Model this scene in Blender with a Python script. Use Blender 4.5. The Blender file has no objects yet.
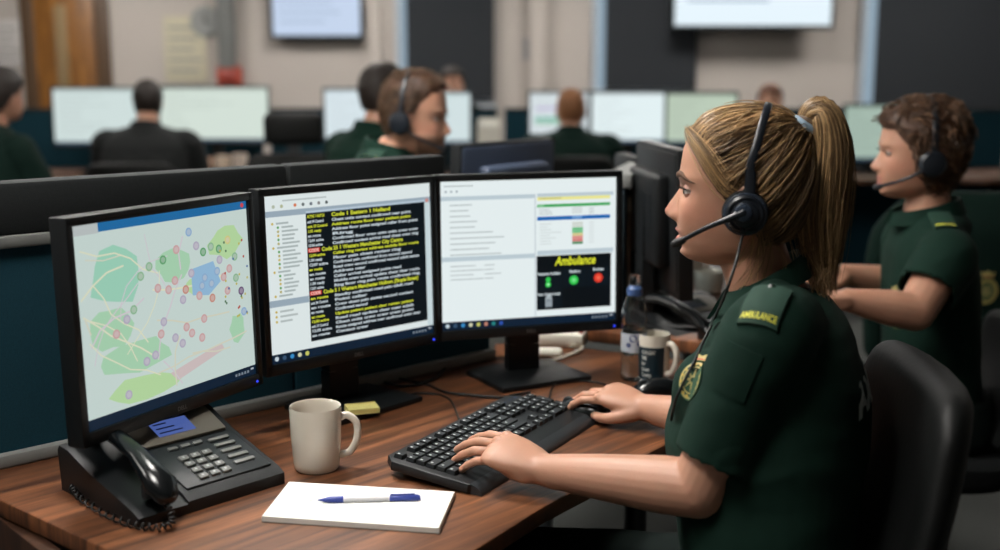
import bpy, bmesh, math, random
import numpy as np
from mathutils import Vector, Matrix, noise
from mathutils.bvhtree import BVHTree

random.seed(7); np.random.seed(7)
V = Vector
R = math.radians
SC = bpy.context.scene
COL = SC.collection

# ------------------------------------------------------------------ camera
F, CAMZ, PITCH = 1150.0, 1.362, math.atan(203 / 1150)
CPI, SPI = math.cos(PITCH), math.sin(PITCH)
DESK = 0.73


def ray(px, py):
    u, v = (px - 500) / F, (275 - py) / F
    return V((u, CPI + v * SPI, -SPI + v * CPI))


def P(px, py, d):
    """the place seen at that direction, d metres deep"""
    return V((0, 0, CAMZ)) + ray(px, py) * d


def atz(px, py, z):
    r = ray(px, py)
    return V((0, 0, CAMZ)) + r * ((z - CAMZ) / r.z)


def atY(px, py, y):
    r = ray(px, py)
    return V((0, 0, CAMZ)) + r * (y / r.y)


# ------------------------------------------------------------------ materials
def lin(c):
    return tuple((x / 12.92 if x <= .04045 else ((x + .055) / 1.055) ** 2.4) for x in c)


def rgb(r, g, b):
    return lin((r / 255, g / 255, b / 255)) + (1,)


MATS = {}


def mat(name, col, rough=.5, metal=0., noise_amt=.0, nscale=20., bump=0., bscale=200., spec=.5, sss=0., alpha=1., coat=0., sheen=0., attr=None):
    if name in MATS:
        return MATS[name]
    m = bpy.data.materials.new(name)
    m.use_nodes = True
    nt = m.node_tree
    b = nt.nodes['Principled BSDF']
    b.inputs['Base Color'].default_value = col
    b.inputs['Roughness'].default_value = rough
    b.inputs['Metallic'].default_value = metal
    b.inputs['Specular IOR Level'].default_value = spec
    if coat:
        b.inputs['Coat Weight'].default_value = coat
        b.inputs['Coat Roughness'].default_value = .15
    if sheen:
        b.inputs['Sheen Weight'].default_value = sheen
        b.inputs['Sheen Roughness'].default_value = .5
    if sss:
        b.inputs['Subsurface Weight'].default_value = sss
        b.inputs['Subsurface Radius'].default_value = (1., .35, .2)
        b.inputs['Subsurface Scale'].default_value = .008
    tc = nt.nodes.new('ShaderNodeTexCoord')
    src = None
    if attr:
        a = nt.nodes.new('ShaderNodeAttribute')
        a.attribute_name = attr
        src = a.outputs['Color']
        nt.links.new(src, b.inputs['Base Color'])
    if noise_amt:
        n = nt.nodes.new('ShaderNodeTexNoise')
        n.inputs['Scale'].default_value = nscale
        n.inputs['Detail'].default_value = 4
        nt.links.new(tc.outputs['Object'], n.inputs['Vector'])
        mp = nt.nodes.new('ShaderNodeMapRange')
        mp.inputs['To Min'].default_value = 1 - noise_amt
        mp.inputs['To Max'].default_value = 1 + noise_amt
        nt.links.new(n.outputs['Fac'], mp.inputs['Value'])
        mx = nt.nodes.new('ShaderNodeVectorMath')
        mx.operation = 'SCALE'
        if src:
            nt.links.new(src, mx.inputs[0])
        else:
            mx.inputs[0].default_value = col[:3]
        nt.links.new(mp.outputs['Result'], mx.inputs['Scale'])
        nt.links.new(mx.outputs['Vector'], b.inputs['Base Color'])
    if bump:
        n2 = nt.nodes.new('ShaderNodeTexNoise')
        n2.inputs['Scale'].default_value = bscale
        n2.inputs['Detail'].default_value = 3
        nt.links.new(tc.outputs['Object'], n2.inputs['Vector'])
        bp = nt.nodes.new('ShaderNodeBump')
        bp.inputs['Strength'].default_value = bump
        bp.inputs['Distance'].default_value = .002
        nt.links.new(n2.outputs['Fac'], bp.inputs['Height'])
        nt.links.new(bp.outputs['Normal'], b.inputs['Normal'])
    MATS[name] = m
    return m


def emis(name, col, strength=1.):
    if name in MATS:
        return MATS[name]
    m = bpy.data.materials.new(name)
    m.use_nodes = True
    nt = m.node_tree
    b = nt.nodes['Principled BSDF']
    b.inputs['Base Color'].default_value = (.01, .01, .01, 1)
    b.inputs['Roughness'].default_value = .35
    b.inputs['Specular IOR Level'].default_value = .2
    b.inputs['Emission Color'].default_value = col
    b.inputs['Emission Strength'].default_value = strength
    MATS[name] = m
    return m


def glassmat(name, col, rough=.03, ior=1.45):
    if name in MATS:
        return MATS[name]
    m = bpy.data.materials.new(name)
    m.use_nodes = True
    b = m.node_tree.nodes['Principled BSDF']
    b.inputs['Base Color'].default_value = col
    b.inputs['Roughness'].default_value = rough
    b.inputs['IOR'].default_value = ior
    b.inputs['Transmission Weight'].default_value = 1
    MATS[name] = m
    return m


def woodmat(name, dark, light, ang=0., scale=1., rough=.38):
    m = bpy.data.materials.new(name)
    m.use_nodes = True
    nt = m.node_tree
    b = nt.nodes['Principled BSDF']
    tc = nt.nodes.new('ShaderNodeTexCoord')
    mp = nt.nodes.new('ShaderNodeMapping')
    mp.vector_type = 'TEXTURE'
    mp.inputs['Rotation'].default_value = (0, 0, ang)
    mp.inputs['Scale'].default_value = (.55 / scale, .035 / scale, .3 / scale)
    nt.links.new(tc.outputs['Object'], mp.inputs['Vector'])
    n = nt.nodes.new('ShaderNodeTexNoise')
    n.inputs['Scale'].default_value = 1.6
    n.inputs['Detail'].default_value = 8
    n.inputs['Distortion'].default_value = .6
    nt.links.new(mp.outputs['Vector'], n.inputs['Vector'])
    cr = nt.nodes.new('ShaderNodeValToRGB')
    cr.color_ramp.elements[0].position = .34
    cr.color_ramp.elements[0].color = dark
    cr.color_ramp.elements[1].position = .68
    cr.color_ramp.elements[1].color = light
    e = cr.color_ramp.elements.new(.5)
    e.color = tuple((a + c) / 2 * .92 for a, c in zip(dark, light))[:3] + (1,)
    nt.links.new(n.outputs['Fac'], cr.inputs['Fac'])
    mp2 = nt.nodes.new('ShaderNodeMapping')
    mp2.vector_type = 'TEXTURE'
    mp2.inputs['Rotation'].default_value = (0, 0, ang)
    mp2.inputs['Scale'].default_value = (.12 / scale, .006 / scale, .1 / scale)
    nt.links.new(tc.outputs['Object'], mp2.inputs['Vector'])
    n2 = nt.nodes.new('ShaderNodeTexNoise')
    n2.inputs['Scale'].default_value = 2.
    n2.inputs['Detail'].default_value = 5
    nt.links.new(mp2.outputs['Vector'], n2.inputs['Vector'])
    mr = nt.nodes.new('ShaderNodeMapRange')
    mr.inputs['From Min'].default_value = .3
    mr.inputs['From Max'].default_value = .7
    mr.inputs['To Min'].default_value = .7
    mr.inputs['To Max'].default_value = 1.2
    nt.links.new(n2.outputs['Fac'], mr.inputs['Value'])
    sc = nt.nodes.new('ShaderNodeVectorMath')
    sc.operation = 'SCALE'
    nt.links.new(cr.outputs['Color'], sc.inputs[0])
    nt.links.new(mr.outputs['Result'], sc.inputs['Scale'])
    nt.links.new(sc.outputs['Vector'], b.inputs['Base Color'])
    b.inputs['Roughness'].default_value = rough
    bp = nt.nodes.new('ShaderNodeBump')
    bp.inputs['Strength'].default_value = .12
    bp.inputs['Distance'].default_value = .001
    nt.links.new(n2.outputs['Fac'], bp.inputs['Height'])
    nt.links.new(bp.outputs['Normal'], b.inputs['Normal'])
    MATS[name] = m
    return m


# ------------------------------------------------------------------ mesh builder
def frame(o, x, z):
    """matrix with origin o, x axis x, z axis close to z"""
    x = V(x).normalized()
    z = V(z)
    z = (z - x * z.dot(x)).normalized()
    y = z.cross(x)
    m = Matrix((x, y, z)).transposed().to_4x4()
    m.translation = V(o)
    return m


def yawm(o, a):
    m = Matrix.Rotation(a, 4, 'Z')
    m.translation = V(o)
    return m


class MB:
    def __init__(s):
        s.v, s.f, s.m = [], [], []
        s.M = Matrix.Identity(4)

    def add(s, vs, fs, mi=0, M=None):
        M = s.M @ M if M is not None else s.M
        b = len(s.v)
        s.v += [tuple(M @ V(p)) for p in vs]
        s.f += [tuple(i + b for i in f) for f in fs]
        s.m += [mi] * len(fs)
        return s

    def box(s, c, size, M=None, bevel=0., seg=2, mi=0, rot=None):
        bm = bmesh.new()
        bmesh.ops.create_cube(bm, size=1)
        for v in bm.verts:
            v.co = V((v.co.x * size[0], v.co.y * size[1], v.co.z * size[2]))
        if bevel:
            bmesh.ops.bevel(bm, geom=bm.edges[:], offset=min(bevel, min(size) * .49), segments=seg, profile=.5, affect='EDGES')
        T = Matrix.Translation(V(c))
        if rot is not None:
            T = T @ rot
        bm.verts.ensure_lookup_table()
        s.add([T @ v.co for v in bm.verts], [[v.index for v in f.verts] for f in bm.faces], mi, M)
        bm.free()
        return s

    def loft(s, rings, cap=True, mi=0, M=None, close=True):
        n = len(rings[0])
        vs = [p for r in rings for p in r]
        fs = []
        for i in range(len(rings) - 1):
            for j in range(n if close else n - 1):
                k = (j + 1) % n
                fs.append((i * n + j, i * n + k, (i + 1) * n + k, (i + 1) * n + j))
        if cap:
            fs.append(tuple(reversed(range(n))))
            fs.append(tuple((len(rings) - 1) * n + j for j in range(n)))
        return s.add(vs, fs, mi, M)

    def lathe(s, prof, n=32, mi=0, M=None, cap=True):
        rings = [[(r * math.cos(2 * math.pi * j / n), r * math.sin(2 * math.pi * j / n), z) for j in range(n)] for r, z in prof]
        return s.loft(rings, cap, mi, M)

    def tube(s, pts, r, n=10, mi=0, M=None, cap=True, flat=1., up=None):
        pts = [V(p) for p in pts]
        rs = r if isinstance(r, (list, tuple)) else [r] * len(pts)
        t = (pts[1] - pts[0]).normalized()
        nrm = V(up) if up is not None else t.orthogonal()
        nrm = (nrm - t * nrm.dot(t)).normalized()
        rings = []
        for i, p in enumerate(pts):
            a = pts[max(i - 1, 0)]
            c = pts[min(i + 1, len(pts) - 1)]
            t2 = (c - a)
            t2 = t2.normalized() if t2.length > 1e-9 else t
            nrm = (nrm - t2 * nrm.dot(t2)).normalized()
            bn = t2.cross(nrm)
            rings.append([p + (nrm * math.cos(2 * math.pi * j / n) * flat + bn * math.sin(2 * math.pi * j / n)) * rs[i] for j in range(n)])
            t = t2
        return s.loft(rings, cap, mi, M)

    def capsule(s, pts, rs, n=16, mi=0, M=None, flat=1., up=None):
        """tube with round ends"""
        pts = [V(p) for p in pts]
        rs = list(rs)
        a = (pts[0] - pts[1]).normalized()
        b = (pts[-1] - pts[-2]).normalized()
        P0, R0, P1, R1 = [], [], [], []
        for th in (85, 65, 45, 22):
            P0.append(pts[0] + a * rs[0] * math.sin(R(th)))
            R0.append(rs[0] * math.cos(R(th)))
        for th in (22, 45, 65, 85):
            P1.append(pts[-1] + b * rs[-1] * math.sin(R(th)))
            R1.append(rs[-1] * math.cos(R(th)))
        return s.tube(P0 + pts + P1, R0 + rs + R1, n, mi, M, True, flat, up)

    def ellipsoid(s, c, rad, M=None, n=24, m=16, mi=0, rot=None):
        rings = []
        T = Matrix.Translation(V(c))
        if rot is not None:
            T = T @ rot
        for i in range(m):
            th = math.pi * (i + .25) / (m - .5)
            rings.append([T @ V((rad[0] * math.sin(th) * math.cos(2 * math.pi * j / n), rad[1] * math.sin(th) * math.sin(2 * math.pi * j / n), -rad[2] * math.cos(th))) for j in range(n)])
        return s.loft(rings, True, mi, M)

    def prism(s, poly, z0, z1, bevel=0., mi=0, M=None, seg=2):
        bm = bmesh.new()
        vs = [bm.verts.new((p[0], p[1], z0)) for p in poly]
        f = bm.faces.new(vs)
        bm.normal_update()
        if f.normal.z > 0:
            f.normal_flip()
        ex = bmesh.ops.extrude_face_region(bm, geom=[f])
        for g in ex['geom']:
            if isinstance(g, bmesh.types.BMVert):
                g.co.z = z1
        bmesh.ops.recalc_face_normals(bm, faces=bm.faces[:])
        if bevel:
            ed = [e for e in bm.edges if abs(e.verts[0].co.z - e.verts[1].co.z) < 1e-6]
            bmesh.ops.bevel(bm, geom=ed, offset=bevel, segments=seg, profile=.5, affect='EDGES')
        bm.verts.ensure_lookup_table()
        bm.verts.index_update()
        s.add([v.co.copy() for v in bm.verts], [[v.index for v in f.verts] for f in bm.faces], mi, M)
        bm.free()
        return s

    def rect(s, x0, y0, x1, y1, z, mi=0, M=None):
        return s.add([(x0, y0, z), (x1, y0, z), (x1, y1, z), (x0, y1, z)], [(0, 1, 2, 3)], mi, M)

    def disc(s, x, y, r, z, mi=0, M=None, n=20, ry=None):
        ry = ry or r
        return s.add([(x + r * math.cos(2 * math.pi * j / n), y + ry * math.sin(2 * math.pi * j / n), z) for j in range(n)], [tuple(range(n))], mi, M)

    def text(s, body, size, x, y, z, mi=0, M=None, align='LEFT', bold=0., sx=1., shear=0., extrude=0., width=None):
        cu = bpy.data.curves.new('lettering', 'FONT')
        cu.body = body
        cu.size = size
        cu.align_x = align
        cu.offset = bold
        cu.shear = shear
        cu.extrude = extrude
        cu.resolution_u = 3
        ob = bpy.data.objects.new('lettering', cu)
        COL.objects.link(ob)
        dg = bpy.context.evaluated_depsgraph_get()
        me = bpy.data.meshes.new_from_object(ob.evaluated_get(dg))
        vs = [v.co.copy() for v in me.vertices]
        fs = [tuple(p.vertices) for p in me.polygons]
        bpy.data.objects.remove(ob)
        bpy.data.curves.remove(cu)
        bpy.data.meshes.remove(me)
        if not vs:
            return s
        if width:
            xs = [v.x for v in vs]
            sx = width / (max(xs) - min(xs))
        return s.add([(x + v.x * sx, y + v.y, z + v.z) for v in vs], fs, mi, M)


ROOTM = {}


def finish(me, smooth):
    if smooth is None:
        return
    for p in me.polygons:
        p.use_smooth = True
    if smooth < 179:
        me.set_sharp_from_angle(angle=R(smooth))


def to_mesh(name, mb):
    me = bpy.data.meshes.new(name)
    me.from_pydata(mb.v, [], mb.f)
    me.validate()
    if len(me.polygons) == len(mb.m):
        me.polygons.foreach_set('material_index', mb.m)
    me.update()
    return me


def build(name, mb, mats, parent=None, smooth=40, local=True, fixn=False):
    """one object out of a builder (or a ready mesh). local: coordinates are the root's own; else they are world ones"""
    me = mb if isinstance(mb, bpy.types.Mesh) else to_mesh(name, mb)
    me.name = name
    if fixn:
        bm = bmesh.new()
        bm.from_mesh(me)
        bmesh.ops.recalc_face_normals(bm, faces=bm.faces[:])
        bm.to_mesh(me)
        bm.free()
    if not local and parent is not None:
        r = parent
        while r.parent is not None:
            r = r.parent
        if r in ROOTM:
            me.transform(ROOTM[r].inverted())
    for m in (mats if isinstance(mats, (list, tuple)) else [mats]):
        me.materials.append(m)
    finish(me, smooth)
    o = bpy.data.objects.new(name, me)
    COL.objects.link(o)
    o.parent = parent
    return o


def thing(name, label, cat, loc=(0, 0, 0), rz=0., group=None):
    o = bpy.data.objects.new(name, None)
    o.empty_display_size = .05
    COL.objects.link(o)
    o.location = loc
    o.rotation_euler = (0, 0, rz)
    o['label'] = label
    o['category'] = cat
    if group:
        o['group'] = group
    ROOTM[o] = yawm(loc, rz)
    return o


def tag(o, label, cat, group=None, kind=None):
    if label:
        o['label'] = label
    if cat:
        o['category'] = cat
    if group:
        o['group'] = group
    if kind:
        o['kind'] = kind
    return o


def struct(name, mb, mats, parent=None, smooth=40, label=None):
    o = build(name, mb, mats, parent, smooth)
    if parent is None:
        o['kind'] = 'structure'
        if label:
            o['label'] = label
    return o


def copy_tree(o, parent=None):
    c = o.copy()
    COL.objects.link(c)
    c.parent = parent
    for ch in [x for x in COL.objects if x.parent == o]:
        copy_tree(ch, c)
    return c


def place(root, loc, rz, label=None, group=None):
    c = copy_tree(root)
    c.location = loc
    c.rotation_euler = (0, 0, rz)
    if label:
        c['label'] = label
    if group:
        c['group'] = group
    ROOTM[c] = yawm(loc, rz)
    return c


def remesh(mb, voxel, it=3, fac=.5):
    me = to_mesh('tmp', mb)
    bm = bmesh.new()
    bm.from_mesh(me)
    bmesh.ops.recalc_face_normals(bm, faces=bm.faces[:])
    bm.to_mesh(me)
    bm.free()
    o = bpy.data.objects.new('tmp', me)
    COL.objects.link(o)
    md = o.modifiers.new('r', 'REMESH')
    md.mode = 'VOXEL'
    md.voxel_size = voxel
    md.use_smooth_shade = True
    if it:
        sm = o.modifiers.new('s', 'SMOOTH')
        sm.iterations = it
        sm.factor = fac
    dg = bpy.context.evaluated_depsgraph_get()
    out = bpy.data.meshes.new_from_object(o.evaluated_get(dg))
    bpy.data.objects.remove(o)
    bpy.data.meshes.remove(me)
    out.materials.clear()
    return out


def coords(me):
    a = np.empty(len(me.vertices) * 3)
    me.vertices.foreach_get('co', a)
    return a.reshape(-1, 3)


def setcoords(me, a):
    me.vertices.foreach_set('co', np.ascontiguousarray(a).ravel())
    me.update()


def color_attr(me, cols, name='pigment'):
    at = me.color_attributes.new(name, 'FLOAT_COLOR', 'POINT')
    c = np.ones((len(me.vertices), 4))
    c[:, :3] = cols
    at.data.foreach_set('color', c.ravel())


def bvh_of(me):
    return BVHTree.FromPolygons([v.co.copy() for v in me.vertices], [tuple(p.vertices) for p in me.polygons])


def interp(x, xs, ys):
    return float(np.interp(x, xs, ys))


def smooth_path(pts, n=8):
    """Catmull-Rom through the points"""
    pts = [V(p) for p in pts]
    q = [pts[0] * 2 - pts[1]] + pts + [pts[-1] * 2 - pts[-2]]
    out = []
    for i in range(1, len(q) - 2):
        for k in range(n):
            t = k / n
            a, b, c, d = q[i - 1], q[i], q[i + 1], q[i + 2]
            out.append(.5 * ((2 * b) + (c - a) * t + (2 * a - 5 * b + 4 * c - d) * t * t + (3 * b - a - 3 * c + d) * t ** 3))
    out.append(pts[-1])
    return out
FOCUS, FSTOP, EXPOSURE = 1.87, 2.0, 0.0
LAMPS = [(-3.2, 8.2, 33), (-1.0, 8.2, 33), (1.2, 8.2, 33), (3.4, 8.2, 33),
         (-3.2, 5.8, 20), (-1.0, 5.8, 18), (1.2, 5.8, 10), (3.6, 4.8, 10),
         (-2.6, 3.0, 24), (-.75, 2.5, 66),
         (-2.6, 1.2, 22), (-.8, 1.0, 36)]
# ================================================================== camera + view
cam = bpy.data.cameras.new('camera')
cam.sensor_width = 36
cam.lens = F / 1000 * 36
cam.clip_start = .05
cam.dof.use_dof = True
cam.dof.focus_distance = FOCUS
cam.dof.aperture_fstop = FSTOP
cam.dof.aperture_blades = 0
co = bpy.data.objects.new('camera', cam)
COL.objects.link(co)
co.location = (0, 0, CAMZ)
co.rotation_euler = (math.pi / 2 - PITCH, 0, 0)
SC.camera = co
SC.view_settings.view_transform = 'Standard'
SC.view_settings.look = 'None'
SC.view_settings.gamma = 1
SC.view_settings.use_curve_mapping = False
SC.view_settings.exposure = EXPOSURE
w = bpy.data.worlds.new('world')
SC.world = w
w.use_nodes = True
w.node_tree.nodes['Background'].inputs['Color'].default_value = (.02, .03, .035, 1)
w.node_tree.nodes['Background'].inputs['Strength'].default_value = .3

# ================================================================== materials
BLACK = mat('black_plastic', rgb(22, 25, 27), .42, bump=.08, bscale=900, spec=.4)
GLOSSBLACK = mat('gloss_black', rgb(14, 17, 19), .22, spec=.5)
DARKPLASTIC = mat('dark_grey_plastic', rgb(40, 45, 48), .45, bump=.08, bscale=900)
KEYMAT = mat('key_plastic', rgb(24, 28, 31), .5)
KEYPRINT = mat('key_print', rgb(190, 195, 195), .6)
KEYBLUE = mat('key_blue_print', rgb(70, 95, 150), .5)
SILVERGREY = mat('grey_metal', rgb(120, 124, 126), .4, metal=.6)
GREYPLASTIC = mat('grey_plastic', rgb(128, 130, 128), .5)
WHITEPLASTIC = mat('white_plastic', rgb(222, 220, 208), .4)
CERAMIC = mat('cream_ceramic', rgb(226, 219, 205), .18, spec=.5, coat=.3)
PAPER = mat('paper', rgb(232, 232, 226), .8)
YELLOWPAPER = mat('yellow_paper', rgb(232, 222, 140), .8)
TEALCLOTH = mat('teal_cloth', rgb(22, 58, 70), .9, noise_amt=.25, nscale=300, bump=.3, bscale=700, spec=.2)
BANDCLOTH = mat('charcoal_cloth', rgb(42, 45, 46), .85, noise_amt=.2, nscale=260, bump=.3, bscale=700, spec=.2)
LEATHER = mat('black_leather', rgb(13, 15, 15), .55, bump=.25, bscale=120, spec=.25)
CHAIRCLOTH = mat('black_chair_cloth', rgb(16, 19, 20), .85, noise_amt=.2, nscale=200, spec=.2)
BLUELCD = emis('blue_lcd', rgb(96, 122, 205), .55)
BLUELED = emis('blue_led', rgb(50, 70, 255), 1.6)
WOOD = woodmat('walnut_laminate', rgb(66, 39, 25), rgb(134, 85, 54), R(47), 1.)
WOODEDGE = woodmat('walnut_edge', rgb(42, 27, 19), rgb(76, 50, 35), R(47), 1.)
DOORWOOD = woodmat('oak_door', rgb(120, 78, 34), rgb(164, 110, 52), R(90), .5)
FARWOOD = woodmat('far_desk_laminate', rgb(70, 46, 32), rgb(112, 76, 52), 0, 1.)
WALL = mat('cream_wall', rgb(192, 184, 177), .85, noise_amt=.04, nscale=3, bump=.05, bscale=80)
CEIL = mat('ceiling_tile', rgb(190, 190, 186), .9, noise_amt=.05, nscale=40)
CARPET = mat('dark_carpet', rgb(76, 78, 76), .95, noise_amt=.3, nscale=160, bump=.4, bscale=400, spec=.1)
BLIND = mat('dark_blind', rgb(36, 40, 45), .85, noise_amt=.06, nscale=60)
FRAMEWHITE = mat('white_frame', rgb(188, 196, 204), .45)
DAYLIGHT = emis('daylight_pane', rgb(165, 188, 205), .72)
CABLE = mat('black_rubber', rgb(14, 16, 17), .5)
WHITECABLE = mat('white_cable', rgb(200, 196, 182), .5)

# ================================================================== the room
X0, X1, Y0, Y1, ZC = -6.2, 6.2, -3.0, 9.6, 2.75
mb = MB(); mb.box(((X0 + X1) / 2, (Y0 + Y1) / 2, -.05), (X1 - X0 + .2, Y1 - Y0 + .2, .1)); struct('floor', mb, CARPET)
mb = MB(); mb.box(((X0 + X1) / 2, (Y0 + Y1) / 2, ZC + .05), (X1 - X0 + .2, Y1 - Y0 + .2, .1)); struct('ceiling', mb, CEIL)
mb = MB(); mb.box(((X0 + X1) / 2, Y1 + .06, ZC / 2), (X1 - X0, .12, ZC)); struct('wall_back', mb, WALL)
mb = MB(); mb.box(((X0 + X1) / 2, Y0 - .06, ZC / 2), (X1 - X0, .12, ZC)); struct('wall_front', mb, WALL)
mb = MB(); mb.box((X0 - .06, (Y0 + Y1) / 2, ZC / 2), (.12, Y1 - Y0, ZC)); struct('wall_left', mb, WALL)
mb = MB(); mb.box((X1 + .06, (Y0 + Y1) / 2, ZC / 2), (.12, Y1 - Y0, ZC)); struct('wall_right', mb, WALL)
mb = MB(); mb.box(((X0 + X1) / 2, Y1 - .008, .06), (X1 - X0, .016, .12), bevel=.004); struct('baseboard_back', mb, FRAMEWHITE)


def wx(px):
    return atY(px, 72, Y1).x


def wz(py):
    return atY(500, py, Y1).z


# windows: frame, lit pane, a dark roller blind that leaves a strip of daylight on its left
for n, (a, b, c, bot, lab) in enumerate(((396, 409, 493, 104, 'dark grey roller blind left of the pale wall pier'),
                                         (591, 605, 693, 94, 'dark grey roller blind behind the bright white monitors'),
                                         (857, 872, 1030, 127, 'wide dark roller blind at the right edge of the room'))):
    x0, x1, x2, z0 = wx(a), wx(b), wx(c), wz(bot)
    zt = 2.45
    m = MB()
    for bx in ((x0 + .02, .04), (x2 - .02, .04)):
        m.box((bx[0], Y1 - .03, (z0 + zt) / 2), (bx[1], .06, zt - z0), bevel=.006)
    for bz in (z0 + .02, zt - .02):
        m.box(((x0 + x2) / 2, Y1 - .03, bz), (x2 - x0, .06, .04), bevel=.006)
    wd = struct('window_%d' % (n + 1), m, FRAMEWHITE)
    m = MB(); m.box(((x0 + x2) / 2, Y1 - .008, (z0 + zt) / 2), (x2 - x0 - .06, .008, zt - z0 - .06))
    struct('pane', m, DAYLIGHT, wd)
    m = MB(); m.box(((x0 + x2) / 2, Y1 - .05, z0 - .015), (x2 - x0 + .06, .1, .03), bevel=.006)
    struct('sill', m, FRAMEWHITE, wd)
    t = thing('roller_blind', lab, 'blind', ((x1 + x2) / 2, Y1 - .085, z0))
    wdt = x2 - x1 + .02
    m = MB(); m.box((0, 0, (zt - z0) / 2 + .03), (wdt, .006, zt - z0 - .02)); build('fabric', m, BLIND, t)
    m = MB(); m.tube([(-wdt / 2, .0, zt - z0 + .03), (wdt / 2, .0, zt - z0 + .03)], .028, 16); build('roller_tube', m, SILVERGREY, t)
    m = MB(); m.box((0, 0, .02), (wdt, .014, .024), bevel=.004); build('bottom_bar', m, DARKPLASTIC, t)

# door at the left with its frame
x0, x1 = wx(33), wx(106)
m = MB()
m.box(((x0 + x1) / 2, Y1 - .03, 1.02), (x1 - x0 - .1, .045, 2.04), bevel=.004)
dr = struct('door_1', m, DOORWOOD)
m = MB()
m.box((x0, Y1 - .03, 1.05), (.11, .07, 2.1), bevel=.006); m.box((x1, Y1 - .03, 1.05), (.11, .07, 2.1), bevel=.006)
m.box(((x0 + x1) / 2, Y1 - .03, 2.1), (x1 - x0 + .11, .07, .1), bevel=.006)
struct('door_frame', m, mat('dark_door_frame', rgb(84, 62, 42), .5), dr)
m = MB(); m.box((x0 + .27, Y1 - .055, 1.55), (.1, .01, .7), bevel=.003)
struct('vision_panel', m, mat('door_glass', rgb(150, 128, 96), .2), dr)
m = MB(); m.tube(smooth_path([(x1 - .14, Y1 - .05, 1.0), (x1 - .14, Y1 - .1, 1.0), (x1 - .17, Y1 - .11, 1.0), (x1 - .27, Y1 - .11, 1.0)], 4), .01)
struct('door_handle', m, SILVERGREY, dr)

# pale piers on the wall
for n, (a, b) in enumerate(((529, 545), (372, 382))):
    m = MB(); m.box(((wx(a) + wx(b)) / 2, Y1 - .05, ZC / 2), (wx(b) - wx(a), .1, ZC), bevel=.01)
    struct('trim_%d' % (n + 1), m, WALL)
m = MB(); m.box((wx(230), Y1 - .06, (wz(68) + ZC) / 2), (wx(238) - wx(222), .12, ZC - wz(68)), bevel=.01)
tag(build('cable_trunking', m, mat('trunking_grey', rgb(120, 122, 120), .6)), 'vertical grey cable trunking on the wall above the red box', 'trunking')
t = thing('alarm_box', 'small red alarm box on the wall under the grey trunking', 'alarm', (wx(231), Y1, wz(76)))
m = MB(); m.box((0, -.05, 0), (.2, .1, .16), bevel=.02); build('body', m, mat('alarm_red', rgb(176, 78, 62), .5), t)
m = MB(); m.lathe([(.055, 0), (.055, .03), (.03, .045), (0.004, .05)], 20, M=frame((0, -.1, 0), (1, 0, 0), (0, -1, 0))); build('sounder', m, mat('alarm_red2', rgb(150, 60, 50), .4), t)
# papers on the wall
for px0, py0, px1, py1, lab, col in ((523, 38, 535, 60, 'small grey notice pinned to the wall above the seated ginger man', rgb(158, 156, 160)),
                                     (166, 16, 208, 82, 'large pale yellowish planner hanging on the wall right of the door', rgb(202, 196, 172)),
                                     (-6, 20, 24, 66, 'pale notice sheet on the wall at the far left beside the door', rgb(206, 202, 200))):
    a, b, c, d = wx(px0), wx(px1), wz(py0), wz(py1)
    m = MB(); m.box(((a + b) / 2, Y1 - .008, (c + d) / 2), (b - a, .012, c - d), bevel=.003)
    m.M = frame(((a + b) / 2, Y1 - .0145, (c + d) / 2), (1, 0, 0), (0, -1, 0))
    for i in range(5):
        yy = (c - d) * (.32 - .16 * i)
        m.rect(-(b - a) * .4, yy - (c - d) * .02, (b - a) * (.4 - .1 * (i % 3)), yy + (c - d) * .02, .0, 1)
    tag(build('wall_notice', m, [mat('notice' + str(px0), col, .85), mat('notice_ink', rgb(150, 150, 146), .85)]), lab, 'notice')
m = MB(); m.lathe([(.0, 0), (.12, 0), (.125, .02), (.11, .03), (.105, .024), (0.002, .024)], 28, M=frame((wx(208), Y1, wz(22)), (1, 0, 0), (0, -1, 0)))
t = build('wall_clock', m, mat('clock_grey', rgb(150, 152, 150), .5))
tag(t, 'round grey clock on the wall beside the pale planner', 'clock')
m = MB(); m.M = frame((wx(208), Y1 - .028, wz(22)), (1, 0, 0), (0, -1, 0)); m.box((0, .035, 0), (.008, .07, .004)); m.box((.025, 0, 0), (.05, .008, .004)); build('clock_hand', m, GLOSSBLACK, t)

# wall television screens
TVEMIT = emis('television_glow', rgb(196, 212, 236), 1.0)
TVEMIT2 = emis('television_glow_white', rgb(226, 240, 248), 1.05)
for px0, px1, pyb, lab, em, dy in ((273, 361, 36, 'wall television glowing pale blue, upper left of the dark blinds', TVEMIT, .12),
                                   (674, 831, 26, 'wide wall television glowing white at the top of the wall', TVEMIT2, .3)):
    yy = Y1 - dy
    a, b, z0 = atY(px0, pyb, yy).x, atY(px1, pyb, yy).x, atY(500, pyb, yy).z
    w_ = b - a
    h_ = w_ * .58
    t = thing('wall_television', lab, 'television', ((a + b) / 2, yy, z0), 0, 'wall televisions')
    m = MB(); m.box((0, .03, h_ / 2), (w_ + .05, .06, h_ + .05), bevel=.012); build('casing', m, DARKPLASTIC, t)
    m = MB(); m.box((0, -.002, h_ / 2), (w_ - .01, .006, h_ - .01))
    m.M = frame((0, -.006, h_ / 2), (1, 0, 0), (0, -1, 0))
    for i in range(4):
        m.rect(-w_ * .42, h_ * (.3 - i * .18), w_ * (.1 + .08 * (i % 3)), h_ * (.33 - i * .18), .0, 1)
    build('screen', m, [em, emis('television_text', rgb(170, 190, 215), .8)], t)
    m = MB(); m.box((0, .03 + dy / 2, h_ * .5), (.3, dy - .02, .3)); build('wall_bracket', m, DARKPLASTIC, t)

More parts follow.
